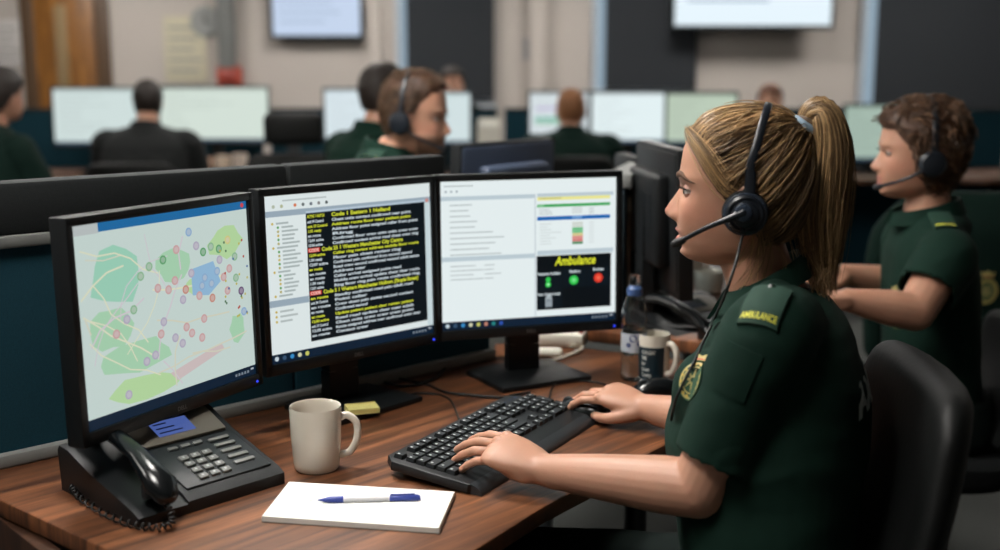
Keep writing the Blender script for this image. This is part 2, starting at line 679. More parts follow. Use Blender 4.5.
# ceiling panels: the light of the room
for i, (x, y, s) in enumerate(LAMPS):
    t = thing('ceiling_light', 'square recessed ceiling light panel', 'ceiling light', (x, y, ZC), 0, 'ceiling light panels')
    m = MB()
    for sx, sy, a, b in ((0, -.31, .64, .03), (0, .31, .64, .03), (-.31, 0, .03, .6), (.31, 0, .03, .6)):
        m.box((sx, sy, -.012), (a, b, .024), bevel=.003)
    build('frame', m, FRAMEWHITE, t)
    m = MB(); m.box((0, 0, -.008), (.6, .6, .01)); build('diffuser', m, emis('panel_glow%d' % int(s * 10), (1., .955, .90, 1), s), t)
# ================================================================== the operator's desk and its screen wall
PD = V((math.cos(R(42.5)), math.sin(R(42.5)), 0))       # along the partition
PN = V((-PD.y, PD.x, 0))                                  # away from the seat
P0 = V((-.2836, 2.27, 0))


def pl(s, n=0, z=0):
    q = P0 + PD * s + PN * n
    return (q.x, q.y, z)


desk = thing('desk', 'walnut brown desk carrying the three lit monitors and keyboard', 'desk', pl(0, -.4, 0))
DM = ROOTM[desk].inverted()
poly = [pl(-.80, -.005)[:2], (-.212 - .03, 1.205 + .02), (-.19, 1.20), (-.16, 1.23), (-.034, 1.457), (.066, 1.615), (.202, 1.792), (.285, 1.90), (.37, 1.985), (.47, 2.05), (.58, 2.14), (.60, 2.37), (.443, 2.474), (.141, 2.637), pl(.46, .10)[:2], pl(.36, -.005)[:2]]
poly[0] = (-.868, 1.735)
lp = [tuple((DM @ V((x, y, 0)))[:2]) for x, y in poly]
m = MB(); m.prism(lp, DESK - .028, DESK, .004); build('worktop', m, WOOD, desk, smooth=30)
# dark underside carcass: end panel, modesty panel, legs
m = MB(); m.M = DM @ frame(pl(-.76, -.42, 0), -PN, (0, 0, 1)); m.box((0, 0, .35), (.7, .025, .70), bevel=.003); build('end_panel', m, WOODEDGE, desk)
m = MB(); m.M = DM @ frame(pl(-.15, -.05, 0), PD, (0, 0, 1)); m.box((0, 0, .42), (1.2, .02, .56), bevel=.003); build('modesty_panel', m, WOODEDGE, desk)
for q in ((-.14, 1.36), (.53, 2.2), (.30, 2.42)):
    m = MB(); m.M = DM @ Matrix.Translation((q[0], q[1], 0)); m.tube([(0, 0, .012), (0, 0, DESK - .03)], .025, 18); m.lathe([(.035, 0), (.035, .01), (.025, .016)], 18)
    build('leg', m, DARKPLASTIC, desk)

ds = thing('desk_partition', 'teal cloth desk partition with a charcoal top band behind the monitors', 'partition', pl(-.25, .03, 0))
QM = ROOTM[ds].inverted()
PT = 1.19


def pbox(name, s0, s1, n0, n1, z0, z1, m_, bev=.004):
    m = MB(); m.M = QM @ frame(pl((s0 + s1) / 2, (n0 + n1) / 2, (z0 + z1) / 2), PD, (0, 0, 1))
    m.box((0, 0, 0), (s1 - s0, n1 - n0, z1 - z0), bevel=bev)
    return build(name, m, m_, ds)


pbox('cloth_panel', -1.15, -.155, .006, .04, .0, 1.09, TEALCLOTH)
pbox('cloth_panel', -.15, .36, .006, .04, .0, 1.02, TEALCLOTH)
pbox('grey_rail', -1.15, -.155, -.004, .046, 1.085, 1.105, GREYPLASTIC)
pbox('top_band', -1.15, -.155, .004, .05, 1.105, PT, BANDCLOTH, .008)
pbox('top_band', -.15, .232, .004, .05, 1.02, PT, BANDCLOTH, .008)
pbox('base_trim', -.79, .36, -.016, .006, DESK, DESK + .022, GREYPLASTIC)


# ================================================================== monitors
SW, SH = .376, .301
S2 = Matrix(((1, 0, 0, 0), (0, 0, -1, 0), (0, 1, 0, 0), (0, 0, 0, 1)))   # screen plane: x right, y up, z towards the viewer


def c8(r, g, b, s=1.):
    return emis('px_%d_%d_%d_%d' % (r, g, b, int(s * 100)), rgb(r, g, b), s)


class Screen:
    """content of one display, laid out in fractions from the top left corner"""
    def __init__(s, M):
        s.mb = MB(); s.mb.M = M
        s.mats = []
        s.z = .0

    def mi(s, m_):
        if m_ not in s.mats:
            s.mats.append(m_)
        return s.mats.index(m_)

    def r(s, u0, v0, u1, v1, m_, lay=1):
        s.mb.rect((u0 - .5) * SW, (.5 - v1) * SH, (u1 - .5) * SW, (.5 - v0) * SH, lay * .00025, s.mi(m_))

    def d(s, u, v, r, m_, lay=2, ry=None):
        s.mb.disc((u - .5) * SW, (.5 - v) * SH, r, lay * .00025, s.mi(m_), n=18, ry=ry)

    def poly(s, pts, m_, lay=1):
        s.mb.add([((u - .5) * SW, (.5 - v) * SH, lay * .00025) for u, v in pts], [tuple(reversed(range(len(pts))))], s.mi(m_))

    def line(s, pts, wd, m_, lay=1):
        q = [V(((u - .5) * SW, (.5 - v) * SH, lay * .00025)) for u, v in pts]
        for a, b in zip(q, q[1:]):
            n = V((-(b - a).y, (b - a).x, 0)).normalized() * wd / 2
            s.mb.add([a - n, b - n, b + n, a + n], [(0, 1, 2, 3)], s.mi(m_))

    def t(s, txt, u, v, size, m_, bold=.0, lay=3, shear=0., width=None, align='LEFT'):
        s.mb.text(txt, size, (u - .5) * SW, (.5 - v) * SH, lay * .00025, s.mi(m_), bold=bold, shear=shear, width=width, align=align)


def make_monitor(label, loc, yaw, tilt, content=None, base_yaw=0., zc=.267, group=None, name='monitor', mw=SW, mh=SH, off=(0, 0)):
    t = thing(name, label, 'monitor', loc, yaw, group)
    m = MB(); m.M = Matrix.Translation((off[0], off[1] + .015, 0)) @ Matrix.Rotation(base_yaw, 4, 'Z')
    m.prism([(-.105, -.085), (.105, -.085), (.105, .075), (.06, .095), (-.06, .095), (-.105, .075)], 0, .011, .003)
    build('base', m, BLACK, t)
    m = MB(); m.M = Matrix.Translation((off[0] * .5, .052, 0))
    # flat neck with a round cable hole
    ring = []
    for side, yy in ((0, -.012), (1, .016)):
        ring.append(yy)
    wv, zt, hz, hr = .034, zc + .05, .115, .013
    n = 20
    ov, iv = [], []
    for k in range(n):
        a = 2 * math.pi * k / n
        iv.append((hr * math.cos(a), hz + hr * math.sin(a)))
        ca, sa = math.cos(a), math.sin(a)
        k_ = 1 / max(abs(ca) / wv, abs(sa) / .05)
        ov.append((ca * k_, hz + sa * k_))
    vs, fs = [], []
    for yy in ring:
        vs += [(x, yy, z) for x, z in ov] + [(x, yy, z) for x, z in iv]
    for k in range(n):
        j = (k + 1) % n
        fs.append((k, j, n + j, n + k)); fs.append((2 * n + k, 3 * n + k, 3 * n + j, 2 * n + j))
        fs.append((n + k, n + j, 3 * n + j, 3 * n + k)); fs.append((k, 2 * n + k, 2 * n + j, j))
    m.add(vs, fs)
    m.box((0, .002, .037), (2 * wv, .028, .056)); m.box((0, .002, (hz + .05 + zt) / 2), (2 * wv, .028, zt - hz - .05))
    build('neck', m, BLACK, t)
    HM = Matrix.Translation((0, 0, zc)) @ Matrix.Rotation(-tilt, 4, 'X')
    m = MB(); m.M = HM
    bw, bt, bb, dp = .0135, .0135, .021, .034
    m.box((-(mw + bw) / 2, dp / 2 - .006, (bt - bb) / 2), (bw, dp, mh + bt + bb), bevel=.0025)
    m.box(((mw + bw) / 2, dp / 2 - .006, (bt - bb) / 2), (bw, dp, mh + bt + bb), bevel=.0025)
    m.box((0, dp / 2 - .006, (mh + bt) / 2), (mw + 2 * bw - .002, dp, bt), bevel=.0025)
    m.box((0, dp / 2 - .006, -(mh + bb) / 2), (mw + 2 * bw - .002, dp, bb), bevel=.0025)
    build('bezel', m, BLACK, t)
    m = MB(); m.M = HM
    m.box((0, .022, 0), (mw + .012, .02, mh + .012), bevel=.004)
    m.box((0, .045, 0), (mw * .72, .04, mh * .72), bevel=.014, seg=3)
    for k in range(9):
        m.box((0, .0655, .055 - k * .009), (mw * .5, .003, .003))
    build('back_shell', m, BLACK, t)
    if mw == SW:
        m = MB(); m.M = HM @ S2; m.text('DELL', .0095, 0, -(mh / 2 + .0145), .0064, align='CENTER', bold=.0002)
        build('logo', m, SILVERGREY, t, smooth=None)
    m = MB(); m.M = HM @ S2; m.lathe([(.0022, 0), (.0022, .0008), (.001, .0014)], 12, M=Matrix.Translation((mw / 2 - .004, -(mh / 2 + .0125), .006)))
    build('power_light', m, BLUELED if content else GLOSSBLACK, t)
    sc = Screen(HM @ S2 @ Matrix.Translation((0, 0, .0005)) @ Matrix.Diagonal((mw / SW, mh / SH, 1, 1)))
    if content:
        content(sc)
        build('screen', sc.mb, sc.mats, t, smooth=None)
    else:
        sc.mb.rect(-mw / 2, -mh / 2, mw / 2, mh / 2, 0)
        build('screen', sc.mb, GLOSSBLACK, t, smooth=None)
    return t


def taskbar(s, n, bright=1.):
    s.r(0, .945, 1, 1, c8(9, 34, 56, .8), 1)
    cols = [(210, 225, 235), (60, 90, 120), (60, 150, 215), (225, 225, 190), (215, 215, 110), (205, 140, 120), (40, 140, 140), (50, 90, 190), (180, 180, 190)]
    for i in range(n):
        s.d(.03 + .043 * i, .972, .0042, c8(*cols[i % 9], .8), 2)
    for i in range(5):
        s.r(.86 + .02 * i, .965, .872 + .02 * i, .98, c8(150, 165, 180, .6), 2)
    s.r(.965, .957, .985, .968, c8(190, 200, 210, .7), 2)


rt = random.Random(3)
WORDS = 'units assigned near ring road from patient breathing caller states crew mobile arrival status update contact review chest pain adult second floor address confirmed route clear standby point'.split()


def sentence(n):
    return ' '.join(rt.choice(WORDS) for _ in range(n)).capitalize()


def content_log(s):
    W_, DK = c8(226, 236, 236, .92), c8(9, 24, 33, .55)
    s.r(0, 0, 1, 1, W_, 0)
    BAR = c8(160, 178, 192, .85)
    s.r(0, .09, 1, .125, BAR)
    s.r(.228, .108, .965, .12, c8(188, 206, 220, .9), 2)
    for i, cc in enumerate(((190, 200, 180), (190, 196, 160), (228, 130, 90), (110, 120, 120), (110, 120, 130), (140, 140, 140), (90, 100, 100))):
        s.d(.05 + .045 * i + (.03 if i > 1 else 0), .065, .0032, c8(*cc, .8), 2)
    s.r(.1, .028, .35, .038, c8(190, 200, 200, .9), 2)
    # tree list on the left
    for i in range(19):
        v = .165 + i * .024
        ind = .04 if i % 6 == 0 else .07
        s.d(ind, v, .0024, c8(*((214, 190, 90), (96, 170, 96), (190, 180, 110))[i % 3], .8), 2)
        s.r(ind + .02, v - .006, ind + .02 + .05 + .07 * rt.random(), v + .005, c8(176, 188, 188, .85), 2)
    s.r(.0, .62, .226, .66, BAR)
    for i in range(3):
        s.d(.04, .69 + i * .03, .0024, c8(214, 190, 90, .8), 2)
        s.r(.06, .684 + i * .03, .12 + .05 * rt.random(), .696 + i * .03, c8(186, 196, 196, .85), 2)
    # dark log
    s.r(.228, .12, .962, .905, DK, 1)
    s.r(.962, .125, 1, .945, c8(206, 222, 226, .9), 1)
    s.d(.978, .112, .004, c8(220, 150, 140, .8), 3)
    WT, YT, RD = c8(206, 218, 224, .85), c8(208, 216, 60, .9), c8(216, 54, 44, .85)
    v = .128
    heads = {0: 'Code 1 Eastern 1 Holland', 7: 'Code 25 1 Western Manchester City Centre', 16: 'Code 5 1 Western Manchester Holborn (Simple Street)'}
    yel_left = {0, 2, 3, 8, 11, 17, 21, 22}
    yel_right = {2, 8, 21}
    for i in range(26):
        if i in heads:
            if i:
                s.r(.232, v + .001, .30, v + .027, RD, 2)
                s.t('CODE', .236, v + .023, .0078, c8(250, 220, 210, .9), .0002)
                s.t(heads[i], .31, v + .0255, .0098, YT, .0004, width=(.5 if i == 7 else .595) * SW)
            else:
                s.t('ACTIVE 1 WATCH', .234, v + .022, .0074, YT, .0003, width=.1 * SW)
                s.t(heads[i], .375, v + .025, .0098, YT, .0004, width=.36 * SW)
            v += .033
        else:
            yl = YT if i in yel_left else WT
            s.t(rt.choice(('12:0%d active' % rt.randint(0, 9), 'unit %d Control' % rt.randint(10, 99), '1.0%d ready' % rt.randint(0, 9), 'en route')), .234, v + .0205, .0070, yl, .0003, width=(.07 + .05 * rt.random()) * SW)
            nw = rt.choice((1, 2, 5, 6, 7, 6))
            s.t(sentence(nw), .375, v + .0205, .0070, YT if i in yel_right else WT, .0003, width=min(.54, .074 * nw + .05) * SW)
            v += .0287
    taskbar(s, 5)


class Remap:
    """nudges the rows of the right-hand pane"""
    A = [0, .1, .154, .206, .30, .322, .55, .5875, .605, .66, .73, .768, .832, .875, .905, 1]
    B = [0, .095, .132, .183, .265, .30, .455, .505, .525, .573, .655, .703, .80, .845, .90, 1]

    def __init__(s, sc):
        s.sc = sc

    def g(s, v):
        return interp(v, s.A, s.B)

    def r(s, u0, v0, u1, v1, *k):
        s.sc.r(u0, s.g(v0), u1, s.g(v1), *k)

    def d(s, u, v, *k):
        s.sc.d(u, s.g(v), *k)

    def t(s, txt, u, v, *k, **kw):
        s.sc.t(txt, u, s.g(v), *k, **kw)


def content_ambulance(s):
    W_ = c8(232, 242, 243, .95)
    s.r(0, 0, 1, 1, W_, 0)
    BAR = c8(192, 208, 216, .92)
    GT = c8(186, 196, 198, .9)
    for i in range(3):
        s.d(.03 + .03 * i, .068, .0022, c8(150, 165, 175, .85), 2)
    s.r(.02, .028, .18, .036, GT, 2)
    s.r(0, .1, .525, .128, BAR); s.r(.54, .098, .985, .122, BAR)
    for i in range(10):
        v = .155 + .037 * i
        s.r(.05, v, .14 + .3 * rt.random(), v + .008, GT, 2)
    s.r(0, .505, .525, .535, BAR)
    for i in range(4):
        v = .565 + .03 * i
        s.r(.05, v, .16 + .1 * rt.random(), v + .007, GT, 2); s.r(.24, v, .26 + .08 * rt.random(), v + .007, GT, 2)
    s.r(.525, .1, .532, .945, c8(205, 216, 222, .9))
    q = Remap(s)
    q.r(.54, .14, .965, .168, c8(238, 234, 150, .95)); q.r(.55, .148, .68, .158, c8(200, 196, 130, .9), 2)
    q.r(.54, .195, .965, .217, c8(60, 172, 92, .9)); q.r(.545, .2, .58, .212, c8(150, 214, 165, .9), 2)
    q.r(.54, .29, .965, .311, c8(26, 104, 184, .9)); q.r(.74, .294, .8, .306, c8(120, 170, 225, .9), 2)
    for i in range(3):
        q.r(.55, .232 + i * .017, .58 + .08 * rt.random(), .238 + i * .017, GT, 2)
        q.r(.74, .225 + i * .017, .8, .236 + i * .017, c8(212, 220, 220, .9), 2); q.r(.84, .232 + i * .017, .87, .238 + i * .017, GT, 2)
    for i, cc in enumerate(((214, 222, 214), (214, 222, 214), (96, 190, 124), (110, 196, 134), (220, 206, 140), (226, 140, 130), (222, 120, 120), (70, 140, 90))):
        v = .322 + .0285 * i
        q.r(.742, v, .805, v + .0262, c8(*cc, .9), 2)
        q.r(.555, v + .008, .6 + .1 * rt.random(), v + .015, c8(206, 214, 214, .9), 2); q.r(.84, v + .008, .87, v + .015, c8(206, 214, 214, .9), 2)
    q.r(.54, .575, .985, .6, BAR)
    q.r(.536, .605, .972, .905, c8(8, 20, 28, .5), 1)
    q.r(.54, .71, .685, .90, c8(12, 28, 38, .55), 2); q.r(.69, .70, .825, .80, c8(12, 28, 38, .55), 2); q.r(.83, .70, .96, .80, c8(12, 28, 38, .55), 2)
    YT, WT = c8(228, 234, 52, 1.), c8(214, 226, 230, .9)
    q.t('Ambulance', .642, .678, .026, YT, .0005, 4, .22, width=.24 * SW)
    q.t('Response Available', .542, .732, .0078, WT, .0003, 4, width=.13 * SW)
    q.t('Station', .725, .726, .0078, WT, .0003, 4, width=.065 * SW)
    q.t('Broken', .865, .72, .0078, WT, .0003, 4, width=.062 * SW)
    q.t('Non Urgent Avail', .54, .832, .0078, WT, .0003, 4, width=.13 * SW)
    GR = c8(52, 200, 82, .95)
    q.d(.602, .758, .0052, GR, 3); q.d(.602, .782, .0062, GR, 3); q.d(.602, .782, .0028, c8(170, 240, 180, .9), 4)
    q.d(.752, .768, .0098, GR, 3); q.d(.752, .768, .0045, c8(120, 230, 140, .9), 4)
    q.d(.897, .762, .0098, c8(230, 62, 44, .95), 3); q.d(.897, .762, .0042, c8(250, 110, 84, .9), 4)
    q.r(.585, .855, .625, .895, c8(160, 172, 180, .8), 3); q.d(.605, .853, .0072, c8(176, 188, 194, .8), 3); q.r(.594, .864, .616, .87, c8(90, 104, 112, .8), 4)
    taskbar(s, 8)


def content_map(s):
    s.r(0, 0, 1, 1, c8(205, 222, 217, .85), 0)
    s.r(0, 0, 1, .045, c8(34, 110, 168, .85), 1)
    s.r(0, .0, .13, .05, c8(196, 204, 204, .8), 2)
    s.d(.97, .022, .004, c8(205, 70, 80, .9), 3)
    GRN = [c8(172, 216, 182, .85), c8(160, 214, 190, .85), c8(186, 222, 166, .85)]
    blobs = [(.06, .12, .28, .3, 1), (.05, .42, .22, .22, 0), (.1, .62, .38, .16, 0), (.12, .8, .4, .14, 2), (.42, .2, .2, .16, 0), (.74, .12, .22, .18, 2), (.84, .62, .1, .16, 0), (.58, .36, .1, .1, 2)]
    for u, v, w_, h_, k in blobs:
        pts = []
        for i in range(12):
            a = 2 * math.pi * i / 12
            q = .8 + .35 * rt.random()
            pts.append((min(.995, max(.002, u + w_ / 2 + w_ / 2 * math.cos(a) * q)), min(.94, max(.06, v + h_ / 2 - h_ / 2 * math.sin(a) * q))))
        s.poly(list(reversed(pts)), GRN[k], 1 + .15 * blobs.index((u, v, w_, h_, k)))
    pts = [(.46, .84), (.78, .76), (.80, .80), (.50, .89)]
    s.poly(list(reversed(pts)), c8(212, 196, 196, .85), 2)
    RO = [c8(226, 228, 200, .85), c8(214, 206, 214, .85), c8(216, 216, 196, .85)]
    for i in range(22):
        a = (rt.random() * .9 + .03, rt.random() * .8 + .08)
        pts = [a]
        ang = rt.random() * 6.3
        for k in range(5):
            ang += rt.uniform(-.5, .5)
            b = (pts[-1][0] + .09 * math.cos(ang), pts[-1][1] + .09 * math.sin(ang))
            if not (.01 < b[0] < .99 and .06 < b[1] < .93):
                break
            pts.append(b)
        if len(pts) > 1:
            s.line(pts, .0016 + .0014 * rt.random(), RO[i % 3], 3)
    s.poly(list(reversed([(.62, .32), (.76, .3), (.80, .42), (.72, .48), (.62, .46)])), c8(150, 190, 222, .85), 4)
    dots = [(.38, .26, 'g'), (.46, .24, 'G'), (.33, .3, 'g'), (.54, .2, 'r'), (.66, .2, 'p'), (.70, .24, 'G'), (.75, .22, 'g'), (.8, .24, 'G'), (.42, .38, 'r'), (.48, .4, 'r'), (.52, .36, 'r'), (.58, .42, 'o'), (.66, .47, 'r'), (.62, .34, 'p'), (.56, .47, 'p'), (.7, .38, 'b'), (.74, .42, 'b'), (.78, .36, 'b'), (.68, .42, 'b'), (.82, .4, 'r'), (.86, .36, 'r'), (.8, .3, 'p'), (.84, .48, 'r'), (.74, .5, 'o'), (.93, .5, 'k'), (.9, .42, 'g'), (.44, .56, 'p'), (.42, .62, 'r'), (.5, .66, 'p'), (.57, .62, 'r'), (.6, .66, 'r'), (.66, .7, 'r'), (.54, .7, 'p'), (.38, .72, 'p'), (.33, .74, 'p'), (.68, .6, 'r'), (.24, .5, 'p'), (.18, .56, 'r'), (.28, .46, 'g'), (.22, .88, 'p'), (.9, .3, 'g'), (.62, .12, 'b'), (.94, .62, 'b'), (.86, .2, 'y')]
    CC = dict(g=(120, 180, 130), G=(60, 150, 80), r=(206, 150, 150), p=(170, 160, 190), o=(200, 120, 100), b=(120, 166, 214), k=(70, 40, 90), y=(216, 206, 110))
    for u, v, k in dots:
        s.d(u, v, .0072, c8(*[int(x * .72 + 214 * .28) for x in CC[k]], .85), 5)
        s.d(u, v, .0046, c8(*[int(x * .4 + 215 * .6) for x in CC[k]], .85), 6)
    for i in range(26):
        s.r(.84 + .13 * rt.random(), .2 + .5 * rt.random(), .0, 0, c8(120, 130, 120, .8), 7) if 0 else s.d(.80 + .19 * rt.random(), .2 + .45 * rt.random(), .0022, c8(*rt.choice(((96, 130, 100), (190, 90, 80), (90, 120, 170), (200, 190, 100))), .8), 7)
    taskbar(s, 0)


D0 = DESK
make_monitor('large black desk monitor showing a pale street map, leftmost of the three lit screens', (-.515, 1.772, D0), R(62.4), R(1.5), content_map, R(-4), off=(0, .05), group='operator monitors')
make_monitor('black desk monitor showing yellow and white log text on a dark window', (-.274, 2.128, D0), R(43.1), R(1.5), content_log, R(6), group='operator monitors')
make_monitor('black desk monitor showing the word Ambulance in yellow', (.062, 2.329, D0), R(16.7), R(1.5), content_ambulance, R(12), group='operator monitors')
# ================================================================== figures
SKIN = mat('skin', (.5, .28, .2, 1), .48, bump=.12, bscale=420, sss=.12, attr='pigment', noise_amt=.06, nscale=60)
EYEWHITE = mat('eye_white', rgb(214, 206, 198), .15)
IRIS = mat('iris', rgb(70, 62, 48), .12)
PUPIL = mat('pupil', rgb(8, 8, 8), .08)
LASH = mat('lash', rgb(26, 17, 13), .6)
BROW = mat('brow', rgb(84, 56, 38), .7)
GREEN = mat('bottle_green_cloth', rgb(12, 40, 31), .85, noise_amt=.14, nscale=35, bump=.35, bscale=1300, spec=.2)
GREEND = mat('dark_green_cloth', rgb(10, 33, 27), .85, noise_amt=.14, nscale=35, bump=.3, bscale=900, spec=.2)
TROUSER = mat('dark_trouser_cloth', rgb(11, 22, 20), .88, noise_amt=.12, nscale=40, bump=.3, bscale=900, spec=.2)
SHOE = mat('black_shoe', rgb(15, 15, 16), .35)
BADGEYELLOW = mat('badge_yellow', rgb(172, 160, 100), .65)
BADGEGREEN = mat('badge_green', rgb(30, 72, 48), .75)
YELLOWTHREAD = mat('yellow_thread', rgb(216, 214, 70), .6)
REFLECT = mat('silver_print', rgb(176, 186, 184), .4)
TIECLOTH = mat('pale_blue_band', rgb(134, 158, 176), .6)

# profile of a face: height above eye level, forward of the ear axis (m)
FB_U = [-.114, -.112, -.108, -.098, -.088, -.078, -.070, -.062, -.05, -.035, -.02, 0, .010, .019, .034, .06, .082, .1, .108, .1125]
FB_F = [.050, .060, .074, .0855, .0865, .0895, .0905, .0915, .0925, .0925, .0915, .0885, .0905, .0925, .0900, .0865, .0775, .054, .034, .010]
NO_U = [-.056, -.052, -.048, -.043, -.037, -.032, -.02, -.01, 0, .008, .016]
NO_F = [.0, .002, .0085, .0165, .0208, .0195, .0125, .0070, .0022, .0004, 0]
BK_U = [-.114, -.1, -.085, -.07, -.04, -.01, .02, .05, .08, .1, .108, .1125]
BK_B = [.02, -.015, -.045, -.066, -.083, -.093, -.096, -.092, -.078, -.056, -.036, -.012]
WD_U = [-.114, -.112, -.108, -.1, -.09, -.08, -.06, -.04, -.02, 0, .02, .05, .08, .1, .108, .1125]
WD_W = [.018, .024, .034, .045, .053, .058, .0645, .069, .0715, .074, .0755, .0725, .061, .044, .029, .010]


def gs(x, s):
    return math.exp(-(x / s) ** 2)


def head_point(u, t, male):
    fb, bk, wd = interp(u, FB_U, FB_F), interp(u, BK_U, BK_B), interp(u, WD_U, WD_W)
    if male and u < -.05:
        wd *= 1.06; fb += .002
    c, s = math.cos(t), math.sin(t)
    n = 2.25 if u > -.055 else 2.25 - .35 * min(1, (-.055 - u) / .05)
    e = 2 / n
    y = wd * math.copysign(abs(s) ** e, s)
    if c >= 0:
        f = fb * abs(c) ** e
        k = c ** .5
        f += interp(u, NO_U, NO_F) * gs(y, interp(u, [-.055, -.035, -.02, 0], [.012, .0115, .0085, .0065])) * (1.08 if male else 1)
        f += .0065 * gs(abs(y) - .0125, .0055) * gs(u + .0425, .0065)                # nostril wings
        f -= .003 * gs(abs(y) - .006, .003) * gs(u + .051, .003)
        f += .0048 * gs(u + .0625, .0042) * gs(y, .019)                              # upper lip
        f += .0062 * gs(u + .0775, .0048) * gs(y, .016)                              # lower lip
        f -= .0036 * gs(u + .0700, .0020) * gs(y, .022)                              # mouth line
        f -= .0026 * gs(u + .0885, .005) * gs(y, .022)
        f -= .0014 * gs(u + .056, .004) * gs(y, .003)
        f -= .0105 * gs(abs(y) - .0315, .0135) * gs(u + .0015, .0105)                # eye sockets
        f += .0026 * gs(abs(y) - .03, .019) * gs(u - .0185, .0065) * (1.5 if male else 1)
        f += .0035 * gs(abs(y) - .046, .016) * gs(u + .034, .018)                    # cheeks
        f += .0030 * gs(y, .016) * gs(u + .100, .009)
    else:
        f = bk * abs(c) ** e
    return f, y, u


def head_mesh(mb, M, male=False, res=1.):
    us = list(np.linspace(-.1135, -.04, int(44 * res))) + list(np.linspace(-.038, .03, int(36 * res))) + list(np.linspace(.034, .1124, int(28 * res)))
    nt = int(132 * res) // 2 * 2
    ts = []
    for k in range(nt):
        q = 2 * k / nt - 1
        ts.append(math.pi * math.copysign(abs(q) ** 1.55, q))
    mb.loft([[head_point(u, t, male) for t in ts] for u in us], True, 0, M)
    for sgn in (-1, 1):           # ears
        for ds, rad, tilt in ((0, (.017, .0065, .031), 12), ):
            mb.ellipsoid((-.012, sgn * .077, -.018), rad, M, 20, 12, rot=Matrix.Rotation(R(-tilt), 4, 'Y') @ Matrix.Rotation(R(sgn * 18), 4, 'Z'))
        ring = [(-.010 + .018 * math.cos(a) - .004 * math.sin(a), sgn * (.082 + .002 * math.cos(a)), -.017 + .029 * math.sin(a)) for a in np.linspace(R(-70), R(215), 14)]
        mb.capsule(ring, [.0032] * 14, 8, 0, M)
    return mb


HL_F = [-.2, -.10, -.05, -.034, -.02, .0, .021, .033, .045, .058, .070, .082, .09]
HL_U = [-.085, -.085, -.083, -.080, -.050, -.024, -.010, .006, .030, .058, .072, .081, .083]


def skin_colors(me, HMi, male, tint=(1, 1, 1), beard=0.):
    co_ = coords(me)
    q = np.array(HMi)
    l = co_ @ q[:3, :3].T + q[:3, 3]
    f, y, u = l[:, 0], l[:, 1], l[:, 2]
    base = np.tile(np.array([.47, .245, .162]), (len(l), 1))
    g = lambda x, s: np.exp(-(x / s) ** 2)
    front = (f > .03)
    lip = front * np.clip((g(u + .0635, .0062) + g(u + .0775, .0068)) * g(y, .021) ** .8 * 1.15 - .12, 0, 1)
    if male:
        lip *= .5
    base += lip[:, None] * (np.array([.38, .11, .095]) - base)
    ck = front * g(u + .03, .024) * g(np.abs(y) - .05, .024) * .5 + front * g(u + .034, .012) * g(y, .016) * .35
    base += ck[:, None] * (np.array([.50, .21, .14]) - base)
    if beard:
        bd = front * np.clip((-.045 - u) / .02, 0, 1) * np.clip((u + .135) / .02, 0, 1) * beard
        base += bd[:, None] * (np.array([.10, .055, .03]) - base)
    color_attr(me, base * np.array(tint))


def finger(mb, M, base, ang_yaw, flex, lens, r0):
    """chain of three bones starting at base; flex bends towards the palm (-z)"""
    p = V(base)
    pts, rs = [p.copy()], [r0 * 1.05]
    pitch = 0
    for k, ln in enumerate(lens):
        pitch += flex[k]
        d = V((math.cos(ang_yaw) * math.cos(pitch), math.sin(ang_yaw) * math.cos(pitch), -math.sin(pitch)))
        for t in (.5, 1.):
            pts.append(p + d * ln * t)
            rs.append(r0 * (1.0 - .07 * (k + t) - (.05 if t == .5 else 0)))
        p = p + d * ln
    mb.capsule(pts, rs, 14, 0, M)
    return p


def hand(mb, M, side, curl=(.35, .55, .35), spread=.06, thumb=None, scale=1., drop=0.):
    """wrist at the origin, +x to the fingertips, +z the back of the hand, thumb towards side*y"""
    k = scale
    rings = []
    for x, wv, th, z, yo in ((-.03, .024, .018, 0, 0), (0, .0265, .0185, 0, 0), (.022, .034, .0185, .001, .001), (.05, .040, .0175, .002, .0), (.075, .041, .0145, .003, -.001), (.088, .038, .0105, .002, -.001), (.094, .030, .006, .001, -.001)):
        r_ = []
        for j in range(28):
            a = 2 * math.pi * j / 28
            c, s = math.cos(a), math.sin(a)
            r_.append((x * k, side * k * (yo + wv * math.copysign(abs(c) ** .75, c)), k * (z + th * math.copysign(abs(s) ** .85, s))))
        rings.append(r_)
    mb.loft(rings, True, 0, M)
    tips = []
    spec = ((.030, .092, (.042, .026, .021), .0086), (.0105, .096, (.047, .030, .022), .0088), (-.0095, .093, (.043, .028, .021), .0083), (-.0285, .084, (.034, .021, .019), .0074))
    for i, (y, x, ln, r) in enumerate(spec):
        fl = [curl[q] * (1 + .08 * (i - 1)) for q in range(3)]
        yaw = side * spread * (1.5 - i)
        mb.ellipsoid((k * (x - .008), side * k * y, k * .0055), (.011 * k, .009 * k, .0085 * k), M, 14, 10)
        tips.append(finger(mb, M, (k * (x - .014), side * k * y, k * .002), yaw, fl, [q * k for q in ln], r * k))
    th = thumb or ((.010, .026, -.006), (.042, .046, -.014), (.070, .050, -.020), (.094, .044, -.024))
    pts = [(k * a, side * k * b, k * c) for a, b, c in th]
    mb.capsule(smooth_path(pts, 3), [k * q for q in np.interp(np.linspace(0, 1, 3 * (len(pts) - 1) + 1), [0, .3, .6, .85, 1], [.016, .0128, .0102, .0094, .0078])], 14, 0, M)
    mb.ellipsoid((.034 * k, side * .024 * k, -.006 * k), (.028 * k, .014 * k, .013 * k), M, 18, 12)
    mb.ellipsoid((.034 * k, -side * .022 * k, -.008 * k), (.034 * k, .014 * k, .012 * k), M, 18, 12)
    return [M @ V(t) for t in tips]


